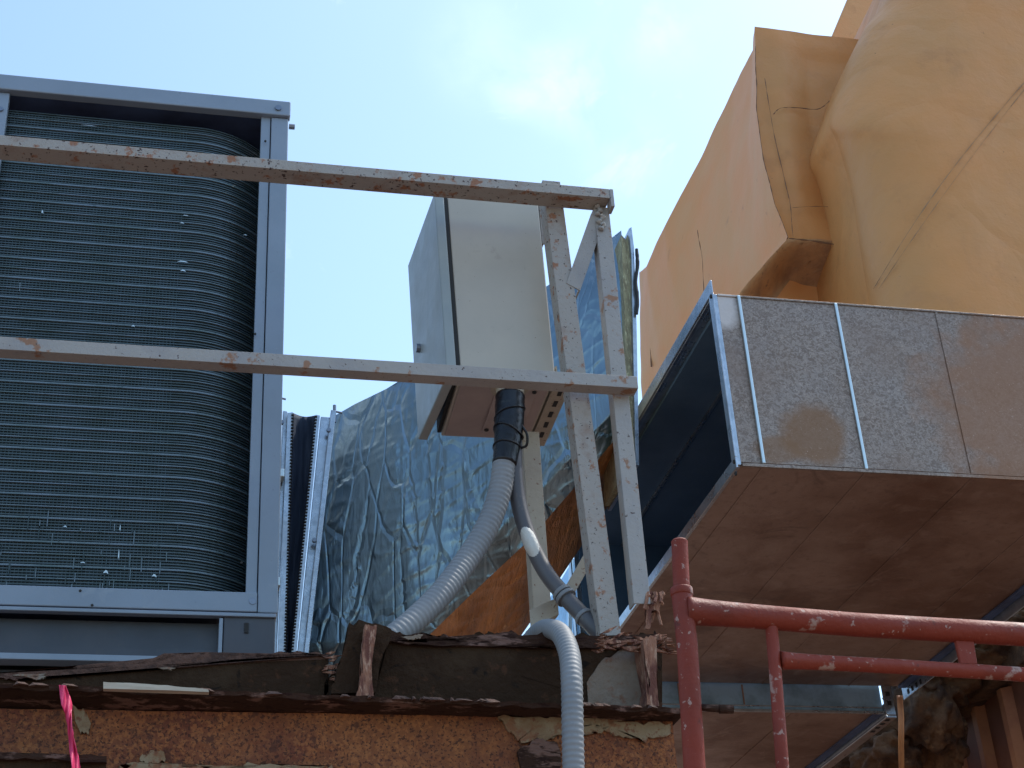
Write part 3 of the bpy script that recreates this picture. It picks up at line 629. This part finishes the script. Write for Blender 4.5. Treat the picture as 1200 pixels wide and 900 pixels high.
# outer post
bm = B(); a = V((xr-.018, YR+.052, z2+.0)); 
zt_ = PY(712, 232, YR).z
Lbar(bm, V((xr-.038, YR+.0445, PY(765, 700, YR).z)), V((xr-.038, YR+.0445, z1-.002)), V((1, 0, 0)), V((0, 1, 0)), .046, .045); obj('outer_post', bm, m_paint, sf, .001)
bm = B(); box(bm, xr+.001, xr+.012, YR-.001, YR+.04, z1-.03, z1+.034); obj('corner_plate', bm, m_paint, sf, .001)
# weld bead
bm = B(); pw = [PY(x, y, YR+.040) for x, y in [(699, 240), (703, 246), (700, 250), (706, 254), (702, 260), (707, 264), (703, 269)]]
tube(bm, smooth(pw, 4), lambda i: .007+.004*math.sin(i*1.7), 8); obj('weld_bead', bm, m_paint, sf, smoothf=True)
# broken foot of outer post
bm = B()
for k in range(12):
    x = 757+k*1.7; y0 = 694+rnd(0, 6); ln = rnd(8, 55) if k in (2, 5, 8, 9) else rnd(3, 22)
    pts = [PY(x, y0, YR+.05), PY(x+rnd(-3, 3), y0+ln*.5, YR+.05+rnd(-.01, .02)), PY(x+rnd(-5, 5), y0+ln, YR+.05+rnd(-.02, .02))]
    ww = V((.006, 0, 0)); tube(bm, smooth(pts, 4), lambda i: .006*(1-i/14)+.001, 5)
prism(bm, [PY(x, y, YR+.05) for x, y in ragged([(752, 700), (775, 700)], 2, 0)+ragged([(775, 702), (772, 718), (764, 712), (761, 736), (756, 738), (758, 715), (752, 704)], 4, 4)], V((0, .005, 0)))
obj('broken_foot', bm, m_stiff, sf)
# inner post
bm = B(); a = PY(720, 755, YR+.055); b = PY(645, 212, YR+.070)
bx = PY(724, 765, YR+.07); tx = PY(636, 211, YR+.07)
A0 = PY(706, 762, YR+.07); A1 = PY(635.5, 211, YR+.07)
Lbar(bm, A0, A1, V((1, 0, 0)), V((0, 1, 0)), .056, .062, .006); ip = obj('inner_post', bm, m_paint_rusty, sf, .001)
# diagonal brace
bm = B(); a = PY(700, 262, YR+.05); b = PY(664, 325, YR+.30)
a = PY(697, 252, YR+.045); b = PY(668, 334, YR+.068)
uu = V((1, 0, -.55)).normalized(); Lbar(bm, a+uu*.034, b+uu*.034, -uu, V((0, 1, 0)), .046, .055, .005); obj('diagonal_brace', bm, m_paint, sf, .001)
bm = B(); a = PY(690, 640, YR+.2); b = PY(652, 706, YR+.2); Lbar(bm, a, b, V((1, 0, .3)).normalized(), V((0, 1, 0)), .045, .04, .005); obj('foot_brace', bm, m_cream, sf, .001)
# rear post under the box
bm = B(); Lbar(bm, PY(629, 770, YR+.42), PY(612, 505, YR+.42), V((1, 0, 0)), V((0, 1, 0)), .052, .05, .005); obj('rear_post', bm, m_cream, sf, .001)
bm = B(); Lbar(bm, PY(622, 735, YR+.25), PY(655, 720, YR+.25)+V((0, 0, .0)), V((0, 0, 1)), V((0, 1, 0)), .05, .03, .005); obj('foot_plate', bm, m_cream, sf, .001)

# ================================================================== ELECTRICAL BOX
YB = 3.80
eb = thing('electrical_box', 'cream metal electrical box with its door seam on the left, hung on the steel frame', 'electrical box', PY(590, 440, YB))
BL, BR = PY(540, 437, YB), PY(651, 443, YB); TL, TR = PY(526, 238, YB), PY(632, 241, YB)
TL.z += .03; TR.z += .03; TL.x -= .004; TR.x -= .003
fl_ = PZ(517, 511, BL.z); d = V((fl_.x-BL.x, fl_.y-BL.y, 0)); d2 = V((d.x*.8, d.y, 0))
bm = B(); hexa(bm, [BL, BR, BR+d2, BL+d, TL, TR, TR+d2, TL+d]); obj('cabinet', bm, m_box, eb, .004)
sx = (BL-TL)*.0
def off(p, x, z=0): return p+V((x, 0, z))
bm = B(); hexa(bm, [off(BL, -.012, .012), off(BL, -.001, .012), off(BL+d, -.001, .012), off(BL+d, -.012, .012), off(TL, -.012, -.01), off(TL, -.001, -.01), off(TL+d, -.001, -.01), off(TL+d, -.012, -.01)]); obj('gasket', bm, m_gasket, eb)
dn = V((0, -.008, 0))
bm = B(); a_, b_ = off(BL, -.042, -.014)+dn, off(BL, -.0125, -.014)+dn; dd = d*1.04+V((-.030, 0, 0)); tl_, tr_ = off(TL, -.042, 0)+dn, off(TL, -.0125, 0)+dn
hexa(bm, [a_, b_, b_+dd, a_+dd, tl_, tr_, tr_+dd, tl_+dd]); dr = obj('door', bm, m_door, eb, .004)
q = PX(490, 410, (a_+dd).x); bm = B(); pc = (a_*.12+tl_*.12+(a_+dd)*.46+(tl_+dd)*.30); screw(bm, pc, V((-1, 0, 0)), .014, .012, 12); obj('latch', bm, m_screw, dr)
# underside panel
bm = B(); e = .004
def bl(u, v, z): return BL+(BR-BL)*u+(d*(1-u)+d2*u)*v+V((0, 0, z))
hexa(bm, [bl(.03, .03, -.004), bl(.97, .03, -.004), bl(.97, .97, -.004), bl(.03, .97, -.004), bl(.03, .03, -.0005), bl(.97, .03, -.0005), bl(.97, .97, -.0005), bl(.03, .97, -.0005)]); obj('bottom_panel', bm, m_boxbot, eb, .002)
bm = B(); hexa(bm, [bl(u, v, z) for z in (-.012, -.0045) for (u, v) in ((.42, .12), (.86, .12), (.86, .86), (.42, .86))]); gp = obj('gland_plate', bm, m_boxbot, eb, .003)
bm = B()
for (u, v) in ((.46, .8), (.46, .17), (.82, .17)): screw(bm, bl(u, v, -.012), V((0, 0, -1)), .007, .004, 8)
obj('screw', bm, m_gasket, gp)
gc = PZ(598, 466, BL.z-.05)
bm = B(); tube(bm, [V((gc.x, gc.y, BL.z-.0125)), V((gc.x, gc.y, BL.z-.022)), V((gc.x, gc.y, BL.z-.0225)), V((gc.x, gc.y, BL.z-.09))], lambda i: (.056, .056, .042, .038)[i], 24); obj('gland', bm, m_cream, eb, .001)
# slotted bracket on the right
bm = B(); br0 = bl(1.0, .02, -.004)+V((.004, 0, 0)); n_ = 9
for (o1, o2, zz0, zz1) in ((.0, .006, -.0, .05),):
    hexa(bm, [br0+V((0, 0, 0)), br0+V((.05, 0, 0)), br0+V((.05, 0, 0))+d2*1.05, br0+d2*1.05, br0+V((0, 0, .005)), br0+V((.05, 0, .005)), br0+V((.05, 0, .005))+d2*1.05, br0+V((0, 0, .005))+d2*1.05])
    hexa(bm, [br0+V((0, 0, .005)), br0+V((.005, 0, .005)), br0+V((.005, 0, .005))+d2*1.05, br0+V((0, 0, .005))+d2*1.05, br0+V((0, 0, .05)), br0+V((.005, 0, .05)), br0+V((.005, 0, .05))+d2*1.05, br0+V((0, 0, .05))+d2*1.05])
mb = obj('mounting_bracket', bm, m_cream, eb)
bm = B()
for k in range(5):
    t = .18+k*.17; c = br0+d2*t+V((.026, 0, -.002)); dv = d2.normalized()*.016
    hexa(bm, [c-dv+V((-.006, 0, 0)), c-dv+V((.006, 0, 0)), c+dv+V((.006, 0, 0)), c+dv+V((-.006, 0, 0)), c-dv+V((-.006, 0, .003)), c-dv+V((.006, 0, .003)), c+dv+V((.006, 0, .003)), c+dv+V((-.006, 0, .003))])
obj('slot', bm, m_gasket, mb)
bm = B(); t0 = TR+V((.004, .005, -.03)); box(bm, t0.x, t0.x+.045, t0.y+.0, t0.y+.006, t0.z-.14, t0.z+.02); box(bm, t0.x, t0.x+.006, t0.y+.006, t0.y+.25, t0.z-.14, t0.z+.02); obj('mounting_bracket', bm, m_paint_rusty, eb)

# ================================================================== CONDUITS
def corr(path, r, pitch, depth):
    p = resample(path, pitch/4); return p, (lambda i: r+depth*math.sin(i*math.pi/2))
gx = V((gc.x, gc.y, gc.z-.03))
c1 = thing('corrugated_conduit', 'thick grey corrugated conduit curving down left from the electrical box to the beam', 'conduit', PY(470, 740, 3.75), 'corrugated conduits')
pts = [PY(591, 540, gc.y-.01), PY(586, 575, gc.y-.02), PY(572, 615, gc.y-.03), PY(548, 655, gc.y-.05), PY(515, 698, gc.y-.10), PY(482, 730, gc.y-.14), PY(455, 752, gc.y-.16), PY(430, 775, gc.y-.16)]
p, rf = corr(smooth(pts, 12), .0325, .0150, .0011); bm = B(); tube(bm, p, rf, 22); obj('sleeve', bm, m_conduit, c1, smoothf=True)
bm = B(); pt = smooth([V((gc.x, gc.y, gc.z+.005)), PY(597, 490, gc.y-.004), PY(595, 515, gc.y-.008), PY(591, 545, gc.y-.012)], 10)
tube(bm, pt, lambda i: (.043 if i < 12 else .043-.008*(i-12)/18)+.0022*noise.noise(V((i*.7, 0, 0))), 18)
for k in (0, 3, 5):                                          # loose tape wraps
    c = pt[8+k*3]; rr = .0445-.0012*k; tl = rnd(-.5, .5); ring = []
    for j in range(25):
        an = 2*math.pi*j/24; ring.append(c+V((rr*math.cos(an), rr*math.sin(an), tl*rr*math.cos(an)+.004*math.sin(an*2))))
    tube(bm, ring, .0032, 6)
tube(bm, smooth([pt[14]+V((.03, -.02, 0)), pt[18]+V((.05, -.02, -.005)), pt[20]+V((.052, -.01, -.02)), pt[22]+V((.04, 0, -.01))], 5), .004, 6)
obj('tape_wrap', bm, m_tape, c1, smoothf=True)
c2 = thing('corrugated_conduit', 'grey corrugated conduit looping over the rusty beam and hanging down its face', 'conduit', PY(672, 900, 3.36), 'corrugated conduits')
pts = [PY(612, 775, 3.80), PY(622, 752, 3.74), PY(638, 738, 3.66), PY(656, 742, 3.54), PY(667, 766, 3.46), PY(670, 800, 3.41), PY(671, 850, 3.40), PY(672, 900, 3.40), PY(674, 990, 3.40)]
p, rf = corr(smooth(pts, 12), .0255, .0140, .0010); bm = B(); tube(bm, p, rf, 22); obj('sleeve', bm, m_conduit, c2, smoothf=True)
c3 = thing('smooth_conduit', 'thin dark grey smooth conduit with a pale patch, below the taped joint', 'conduit', PY(700, 742, 3.75))
pts = [PY(603, 500, gc.y+.01), PY(603, 545, gc.y), PY(607, 585, gc.y), PY(618, 625, gc.y-.01), PY(638, 668, gc.y-.03), PY(663, 700, gc.y-.06), PY(688, 727, gc.y-.1), PY(708, 748, gc.y-.12)]
sp_ = smooth(pts, 12); bm = B(); tube(bm, sp_, .0225, 20); obj('pipe', bm, m_conduit_d, c3, smoothf=True)
bm = B(); q = sp_[34:46]; tube(bm, [x+V((-.004, -.006, 0)) for x in q], lambda i: .021*math.sin(math.pi*(i+.8)/(len(q)+.6))**.35, 16); obj('patch', bm, m_patch, c3, smoothf=True)
bm = B()
for i0, r_ in ((58, .028), (60, .030), (70, .026)): 
    c = sp_[i0]; dd_ = (sp_[i0+1]-sp_[i0-1]).normalized(); tube(bm, [c-dd_*.006, c+dd_*.006], r_, 20)
obj('clamp', bm, m_conduit, c3, .002)

# ================================================================== RUSTY BEAMS
YL = 3.50; YW = 3.575
zl0 = PY(0, 800, YL).z; zl1 = PY(785, 829, YL).z
lb = thing('steel_beam', 'big rusty steel beam with peeling cream paint across the bottom', 'steel beam', (0.4, 3.6, 2.3))
xe = PY(788, 850, YW).x
bm = B(); NX = 150; NZ = 26
def webf(u, v): p = V((lerp(-1.5, xe, u), YW, lerp(2.25, zl1-.004, v))); p.y += .006*noise.noise(p*9)+.004*noise.noise(p*30)-.002; return p
grid(bm, webf, 240, 60); box(bm, -1.5, xe, YW+.012, YW+.03, 2.25, zl1-.004); obj('web', bm, m_web, lb, smoothf=True)
m_peel = mat('peeling_cream_paint', (.25, .185, .11), .85, layers=[('n', 12, .45, .6, (.20, .12, .06), 6), ('n', 30, .52, .6, (.20, .08, .035), 6, .8), ('n', 60, .58, .64, (.16, .06, .03), 4, .9)], bump=[('n', 30, .5, 5)])
for pts in ([(583, 838), (640, 840), (712, 842), (730, 846), (700, 856), (668, 862), (640, 866), (612, 873), (603, 862), (592, 850), (583, 838)],
            [(86, 830), (98, 832), (106, 846), (104, 860), (94, 857), (88, 845), (86, 830)],
            [(163, 888), (178, 878), (192, 881), (194, 889), (180, 895), (165, 894), (163, 888)],
            [(140, 897), (180, 895), (240, 898), (330, 897), (390, 899), (390, 915), (140, 915), (140, 897)],
            [(690, 848), (740, 846), (786, 848), (786, 862), (750, 866), (715, 858), (690, 848)]):
    bm = B(); prism(bm, [PY(x, y, YW-.010) for x, y in ragged(pts, 7, 6, 12, pts[0][0])[:-1]], V((0, .009, 0))); obj('paint_patch', bm, m_peel, lb)
bm = B(); prism(bm, [PY(x, y, YW-.013) for x, y in ragged([(606, 878), (630, 866), (652, 868), (658, 884), (656, 905), (612, 905), (606, 878)], 7, 7, 12, 5)[:-1]], V((0, .012, 0))); obj('rust_scab', bm, m_lip, lb)
bm = B()                                                       # top flange with ragged, flaking lip
n = 260
def lipy(x, s): return .010*noise.noise(V((x*9, s, 1)))+.008*noise.noise(V((x*33, s, 2)))+.004*noise.noise(V((x*90, s, 2)))
va = []
for i in range(n+1):
    x = lerp(-1.5, xe+.012, i/n); zz = lerp(zl0, zl1, (x+.35)/1.57)
    th = .011+.006*noise.noise(V((x*14, 5, 1)))+.003*noise.noise(V((x*60, 5, 1)))
    yy = YL+lipy(x, 0); z_ = zz+.004*noise.noise(V((x*20, 0, 7)))
    va.append([bm.verts.new((x, yy, z_)), bm.verts.new((x, yy+.004, z_-th)), bm.verts.new((x, YW+.10, zl1-.003-.008)), bm.verts.new((x, YW+.10, zl1+.004))])
for i in range(n):
    for k in range(4): bm.faces.new([va[i][k], va[i+1][k], va[i+1][(k+1) % 4], va[i][(k+1) % 4]])
bm.faces.new(va[0]); bm.faces.new(va[-1][::-1]); obj('top_flange', bm, m_lip, lb)
bm = B(); rr = random.Random(3)
for k in range(34):                                            # loose flakes standing on the lip
    px = rr.uniform(0, 785); x = PY(px, 800+px*.036, YL).x; zz = lerp(zl0, zl1, (x+.35)/1.57)
    l = rr.uniform(.008, .05); h = rr.uniform(.001, .007)
    prism(bm, [V((x, YL-.004, zz-.006)), V((x+l*.4, YL-.014, zz-.004-h*rr.random())), V((x+l, YL-.006, zz-.005)), V((x+l*.7, YL-.002, zz+h*.5)), V((x+l*.2, YL-.003, zz+h*.7))], V((0, .012, 0)))
obj('flake', bm, m_flake, lb)
# upper channel
YU = 3.62
uc = thing('steel_channel', 'dark corroded steel channel with a ragged torn top edge, lying on the rusty beam', 'steel beam', (0.6, 3.7, zl1))
topedge = [(-20, 790), (20, 796), (45, 791), (95, 788), (118, 786), (150, 783), (178, 775), (205, 770), (240, 766), (262, 768), (300, 768), (335, 766), (352, 766), (385, 769)]
base = [(x, y) for x, y in ((385, 838), (-20, 820))]
bm = B(); prism(bm, [PY(x, y, YU) for x, y in ragged(topedge, 7, 5, 9, 1)+base], V((0, .012, 0))); obj('web', bm, m_dark, uc)
bm = B(); top2 = [(430, 738), (448, 741), (470, 744), (520, 746), (540, 752), (560, 744), (580, 740), (600, 743), (640, 746), (680, 744), (700, 748), (735, 748), (762, 744), (776, 748)]
prism(bm, [PY(x, y, YU) for x, y in ragged(top2, 8, 7, 9, 2)+[(776, 842), (380, 838), (380, 800)]], V((0, .012, 0))); obj('web', bm, m_dark, uc)
bm = B(); prism(bm, [PY(x, y, YU-.012) for x, y in [(445, 738)]+ragged(top2[1:], 9, 9, 11, 4)+list(reversed(ragged([(450, 753), (520, 757), (600, 757), (690, 757), (772, 760)], 7, 5, 9, 5)))], V((0, .010, 0))); obj('torn_top_flange', bm, m_lip, uc)
bm = B(); te = ragged(topedge, 9, 5, 9, 1); lo = [(x, y+1.2+2.6*max(0, noise.noise(V((x*.05, 0, 3))))) for x, y in te][::-1]
prism(bm, [PY(x, y-1.5, YU-.008) for x, y in te+lo], V((0, .007, 0))); obj('torn_edge', bm, m_flake, uc)
# pale end of the web
bm = B(); prism(bm, [PY(x, y, YU-.004) for x, y in ragged([(688, 800), (705, 775), (730, 762), (752, 760), (760, 770), (764, 800), (766, 836), (690, 832)], 5, 5, 9, 7)], V((0, .003, 0))); obj('bare_web_end', bm, m_endplate, uc)
# stiffeners
def stiff(px_top, px_bot, ytop, ybot, wpx, name, depth=.13, m=m_dark):
    bm = B(); pa = [PY(x, y, YU-depth) for x, y in ragged([(px_bot, ybot), (px_top, ytop)], 8, 4, 9, px_top)]
    q = [p+V((0, depth+.004, 0)) for p in pa]
    for i in range(len(pa)-1):
        hexa(bm, [pa[i], pa[i]+V((wpx, 0, 0)), q[i]+V((wpx, 0, 0)), q[i], pa[i+1], pa[i+1]+V((wpx, 0, 0)), q[i+1]+V((wpx, 0, 0)), q[i+1]])
    return obj(name, bm, m, uc)
bm = B(); prism(bm, [PY(x, y, YU-.05) for x, y in ragged([(409, 730), (430, 729), (458, 735), (457, 748)], 5, 4, 9, 2)+ragged([(457, 748), (446, 772), (440, 812), (388, 812), (394, 790), (404, 756), (409, 730)], 5, 4, 9, 3)], V((0, .04, 0))); obj('gusset', bm, m_dark, uc)
bm = B(); prism(bm, [PY(x, y, YU-.09) for x, y in ragged([(428, 732), (442, 733), (438, 760), (435, 780), (438, 816), (418, 816), (426, 782), (424, 760), (428, 732)], 7, 4, 9, 8)[:-1]], V((0, .035, 0))); obj('stiffener', bm, m_stiff, uc)
bm = B(); prism(bm, [PY(x, y, YU-.09) for x, y in ragged([(753, 748), (770, 745), (768, 775), (770, 800), (772, 826), (758, 826), (762, 800), (757, 775), (753, 748)], 7, 4, 9, 9)[:-1]], V((0, .08, 0))); obj('stiffener', bm, m_stiff, uc)
bm = B()                                                       # delaminated rust strands at the right end and left tear
rr = random.Random(11)
for k in range(46):
    x = rr.uniform(690, 780); y = rr.uniform(742, 762); L_ = rr.uniform(8, 34); an = rr.uniform(-.5, .4)
    pp = [PY(x, y, YU-.05), PY(x+L_*.5*math.cos(an), y+L_*.5*math.sin(an)-1, YU-.07), PY(min(782, x+L_*math.cos(an)), y+L_*math.sin(an), YU-.06)]
    prism(bm, [pp[0], pp[1], pp[2], pp[1]+V((0, 0, -.008))], V((0, .006, 0)))
for k in range(14):
    x = rr.uniform(376, 398); y = rr.uniform(765, 800); L_ = rr.uniform(8, 22); an = rr.uniform(-.7, .1)
    pp = [PY(x, y, YU-.02), PY(x+L_*.5*math.cos(an), y+L_*.5*math.sin(an)-1, YU-.03), PY(x+L_*math.cos(an), y+L_*math.sin(an), YU-.02)]
    prism(bm, [pp[0], pp[1], pp[2], pp[1]+V((0, 0, -.007))], V((0, .005, 0)))
obj('rust_layer', bm, m_stiff, uc)
bm = B(); rr = random.Random(5)
for (x, y, L_) in [(14, 791, 40), (30, 793, 24), (186, 783, 20), (470, 747, 22), (484, 745, 12), (382, 780, 12), (386, 794, 12)]:
    prism(bm, [PY(a, b, YU-.022) for a, b in ragged([(x, y), (x+L_*.5, y-1.5), (x+L_, y-1), (x+L_*.7, y+2.5), (x+L_*.3, y+1.5)], 4, 2.5, 12, x)], V((0, .006, 0)))
obj('paint_flake', bm, m_endplate, uc)
# small beam piece at the lower left
sb = thing('steel_bracket', 'dark ragged rusty bracket in the bottom left corner, under the pink ribbon', 'bracket', PY(60, 895, 3.40))
bm = B(); prism(bm, [PY(x, y, 3.42) for x, y in ragged([(-30, 881), (40, 884), (90, 883), (124, 887)], 6, 3, 9, 5)+[(125, 960), (-30, 960)]], V((0, .14, 0))); obj('plate', bm, m_dark, sb)
bm = B(); prism(bm, [PY(x, y, 3.405) for x, y in ragged([(-30, 880), (40, 883), (90, 883), (125, 886)], 6, 3, 9, 5)+ragged([(125, 893), (60, 890), (-30, 888)], 6, 3, 9, 6)], V((0, .014, 0))); obj('lip', bm, m_lip, sb)
# stick
bm = B(); prism(bm, [PY(x, y, 3.43) for x, y in ragged([(121, 799), (160, 801), (205, 804), (244, 808)], 5, 1, 9, 5)+[(245, 811), (200, 809), (121, 807)]], V((0, .018, 0)))
tag(obj('wood_strip', bm, m_stick, None, .001, loc=PY(180, 805, 3.44)), 'thin pale wooden strip lying on the edge of the rusty beam', 'wood strip')
# ribbon
def rib(u, v):
    cx = [(73, 803), (76, 815), (78, 826), (80, 836), (82, 850), (83, 862), (85, 874), (87, 886), (89, 900), (91, 925)]
    wd = [8, 11, 12.5, 8, 5, 6, 8, 9, 10, 10]
    x, y = curve(cx, v); ww = curve([(a,) for a in wd], v)[0]; tw = math.sin(v*9)*.018
    return PY(x+(u-.5)*ww, y, 3.385+tw*(u-.5)*2+.006*math.sin(u*9+v*20))
bm = B(); grid(bm, rib, 8, 60); o = obj('ribbon', bm, m_pink, None, smoothf=True, loc=PY(85, 870, 3.39), recalc=False)
o.modifiers.new('s', 'SOLIDIFY').thickness = .0012
tag(o, 'bright pink plastic ribbon hanging over the rusty beam', 'ribbon')

# ================================================================== RED SCAFFOLD
YS = 2.3
sc = thing('scaffold_frame', 'chipped red tubular scaffold frame in the lower right foreground', 'scaffold', PY(806, 900, YS))
def T2(name, pts, w, y=YS, n=24, fl=None):
    bm = B(); P = [PY(a, b, y) for a, b in pts]; m = 40; path = []
    for i in range(len(P)-1):
        for k in range(m): path.append(P[i].lerp(P[i+1], k/m))
    path.append(P[-1]); tube(bm, path, w if not fl else (lambda i: w*(1+fl*math.exp(-i/6.))), n); o = obj(name, bm, m_redpaint, sc, smoothf=True)
    return o
T2('upright', [(798.5, 692), (805, 753), (812, 868), (821, 1020)], .0174)
bm = B(); P = [PY(796.2, 633, YS), PY(799, 696, YS)]; tube(bm, [P[0], P[0].lerp(P[1], .03), P[0].lerp(P[1], .12), P[1]], lambda i: (.0115, .0142, .0138, .0140)[i], 24); 
obj('upright_spigot', bm, m_redpaint, sc, smoothf=False)
T2('top_bar', [(803, 716), (1000, 732), (1240, 746)], .0205, fl=.22)
T2('inner_leg', [(904, 735), (908, 780), (917, 900), (925, 1000)], .0106)
T2('lower_bar', [(915, 774), (1050, 781), (1240, 793)], .0125, fl=.25)
bm = B(); prism(bm, [PY(x, y, YS-.004) for x, y in [(1119, 746), (1141, 748), (1146, 779), (1126, 778)]], V((0, .008, 0))); obj('connector_plate', bm, m_redpaint, sc, .002)
bm = B()
for (a, b) in (((905, 738), .016), ((800, 700), .0)):
    pass
tube(bm, [PY(798.3, 689, YS), PY(799.2, 699, YS)], .0190, 24); obj('weld_collar', bm, m_redpaint, sc, .003, smoothf=True)
bm = B(); rr = random.Random(2)
for cx, cy, nn, sx_, sy_ in [(1000, 774, 10, 20, 3), (848, 713, 5, 10, 5), (1062, 780, 6, 12, 3), (975, 738, 5, 30, 5)]:
    pass
tube(bm, [PY(812, 828, YS), PY(845, 831, YS-.01)], .006, 10); tube(bm, [PY(843, 831, YS-.01), PY(859, 831, YS-.012)], .0075, 10)
bm2 = bm; obj('side_pin', bm2, m_lip, sc, smoothf=True)

# ================================================================== LOWER RIGHT BACKGROUND
XW = 3.75
zw = PX(1150, 826, XW).z
cw = thing('corrugated_wall', 'brown ribbed metal wall in the bottom right corner', 'wall', (XW, 6.5, 0))
bm = B(); box(bm, XW, XW+.05, 3.5, 10, 0, zw); obj('sheet', bm, m_wall, cw)
y = 4.3
while y < 9.8:
    bm = B(); hexa(bm, [(XW-.04, y+.03, 0), (XW-.04, y+.07, 0), (XW-.001, y+.10, 0), (XW-.001, y, 0), (XW-.04, y+.03, zw-.01), (XW-.04, y+.07, zw-.01), (XW-.001, y+.10, zw-.01), (XW-.001, y, zw-.01)])
    obj('rib', bm, m_rib, cw); y += .26
bm = B(); box(bm, XW-.09, XW+.07, 3.5, 10, zw, zw+.13); obj('coping', bm, m_foam, cw, .01)
def lump(name, label, cat, blobs, m, seed=0):
    bm = B()
    for (px, py, Y, rx, ry, rz) in blobs:
        c = PY(px, py, Y); k = bmesh.ops.create_icosphere(bm, subdivisions=5, radius=1)
        for v in k['verts']:
            p = v.co.copy(); r = 1+.35*noise.noise(p*1.6+V((px, py, seed)))+.22*noise.noise(p*4+V((px, 0, seed)))+.08*noise.noise(p*11)
            v.co = c+V((p.x*rx*r, p.y*ry*r, p.z*rz*r))
    o = obj(name, bm, m, None, smoothf=True, loc=PY(blobs[0][0], blobs[0][1], blobs[0][2]), recalc=False); return tag(o, label, cat)
lump('insulation_foam', 'lumpy dirty brown foam insulation hanging between the duct flanges and the ribbed wall', 'insulation',
     [(1078, 838, 6.35, .14, .2, .22), (1095, 800, 6.3, .18, .2, .12), (1050, 880, 6.5, .2, .2, .16), (1105, 870, 6.4, .09, .15, .16), (1010, 905, 7.0, .25, .3, .14), (1140, 775, 6.2, .24, .3, .10), (1205, 745, 6.1, .26, .3, .10), (1180, 790, 6.4, .24, .3, .09), (1120, 815, 6.5, .15, .2, .11), (1075, 812, 6.5, .12, .2, .1)], m_foam, 4)
bm = B(); 
def strap(u, v): x, y = curve([(1054, 815), (1056, 840), (1056, 870), (1057, 930)], v); return PY(x+(u-.5)*7, y, 6.02+.01*math.sin(v*8)+.01*math.sin(u*3))
grid(bm, strap, 4, 20); o = obj('strap', bm, m_strap, None, smoothf=True, loc=PY(1056, 860, 6.02), recalc=False); o.modifiers.new('s', 'SOLIDIFY').thickness = .004
tag(o, 'narrow orange strap hanging in front of the brown foam', 'strap')
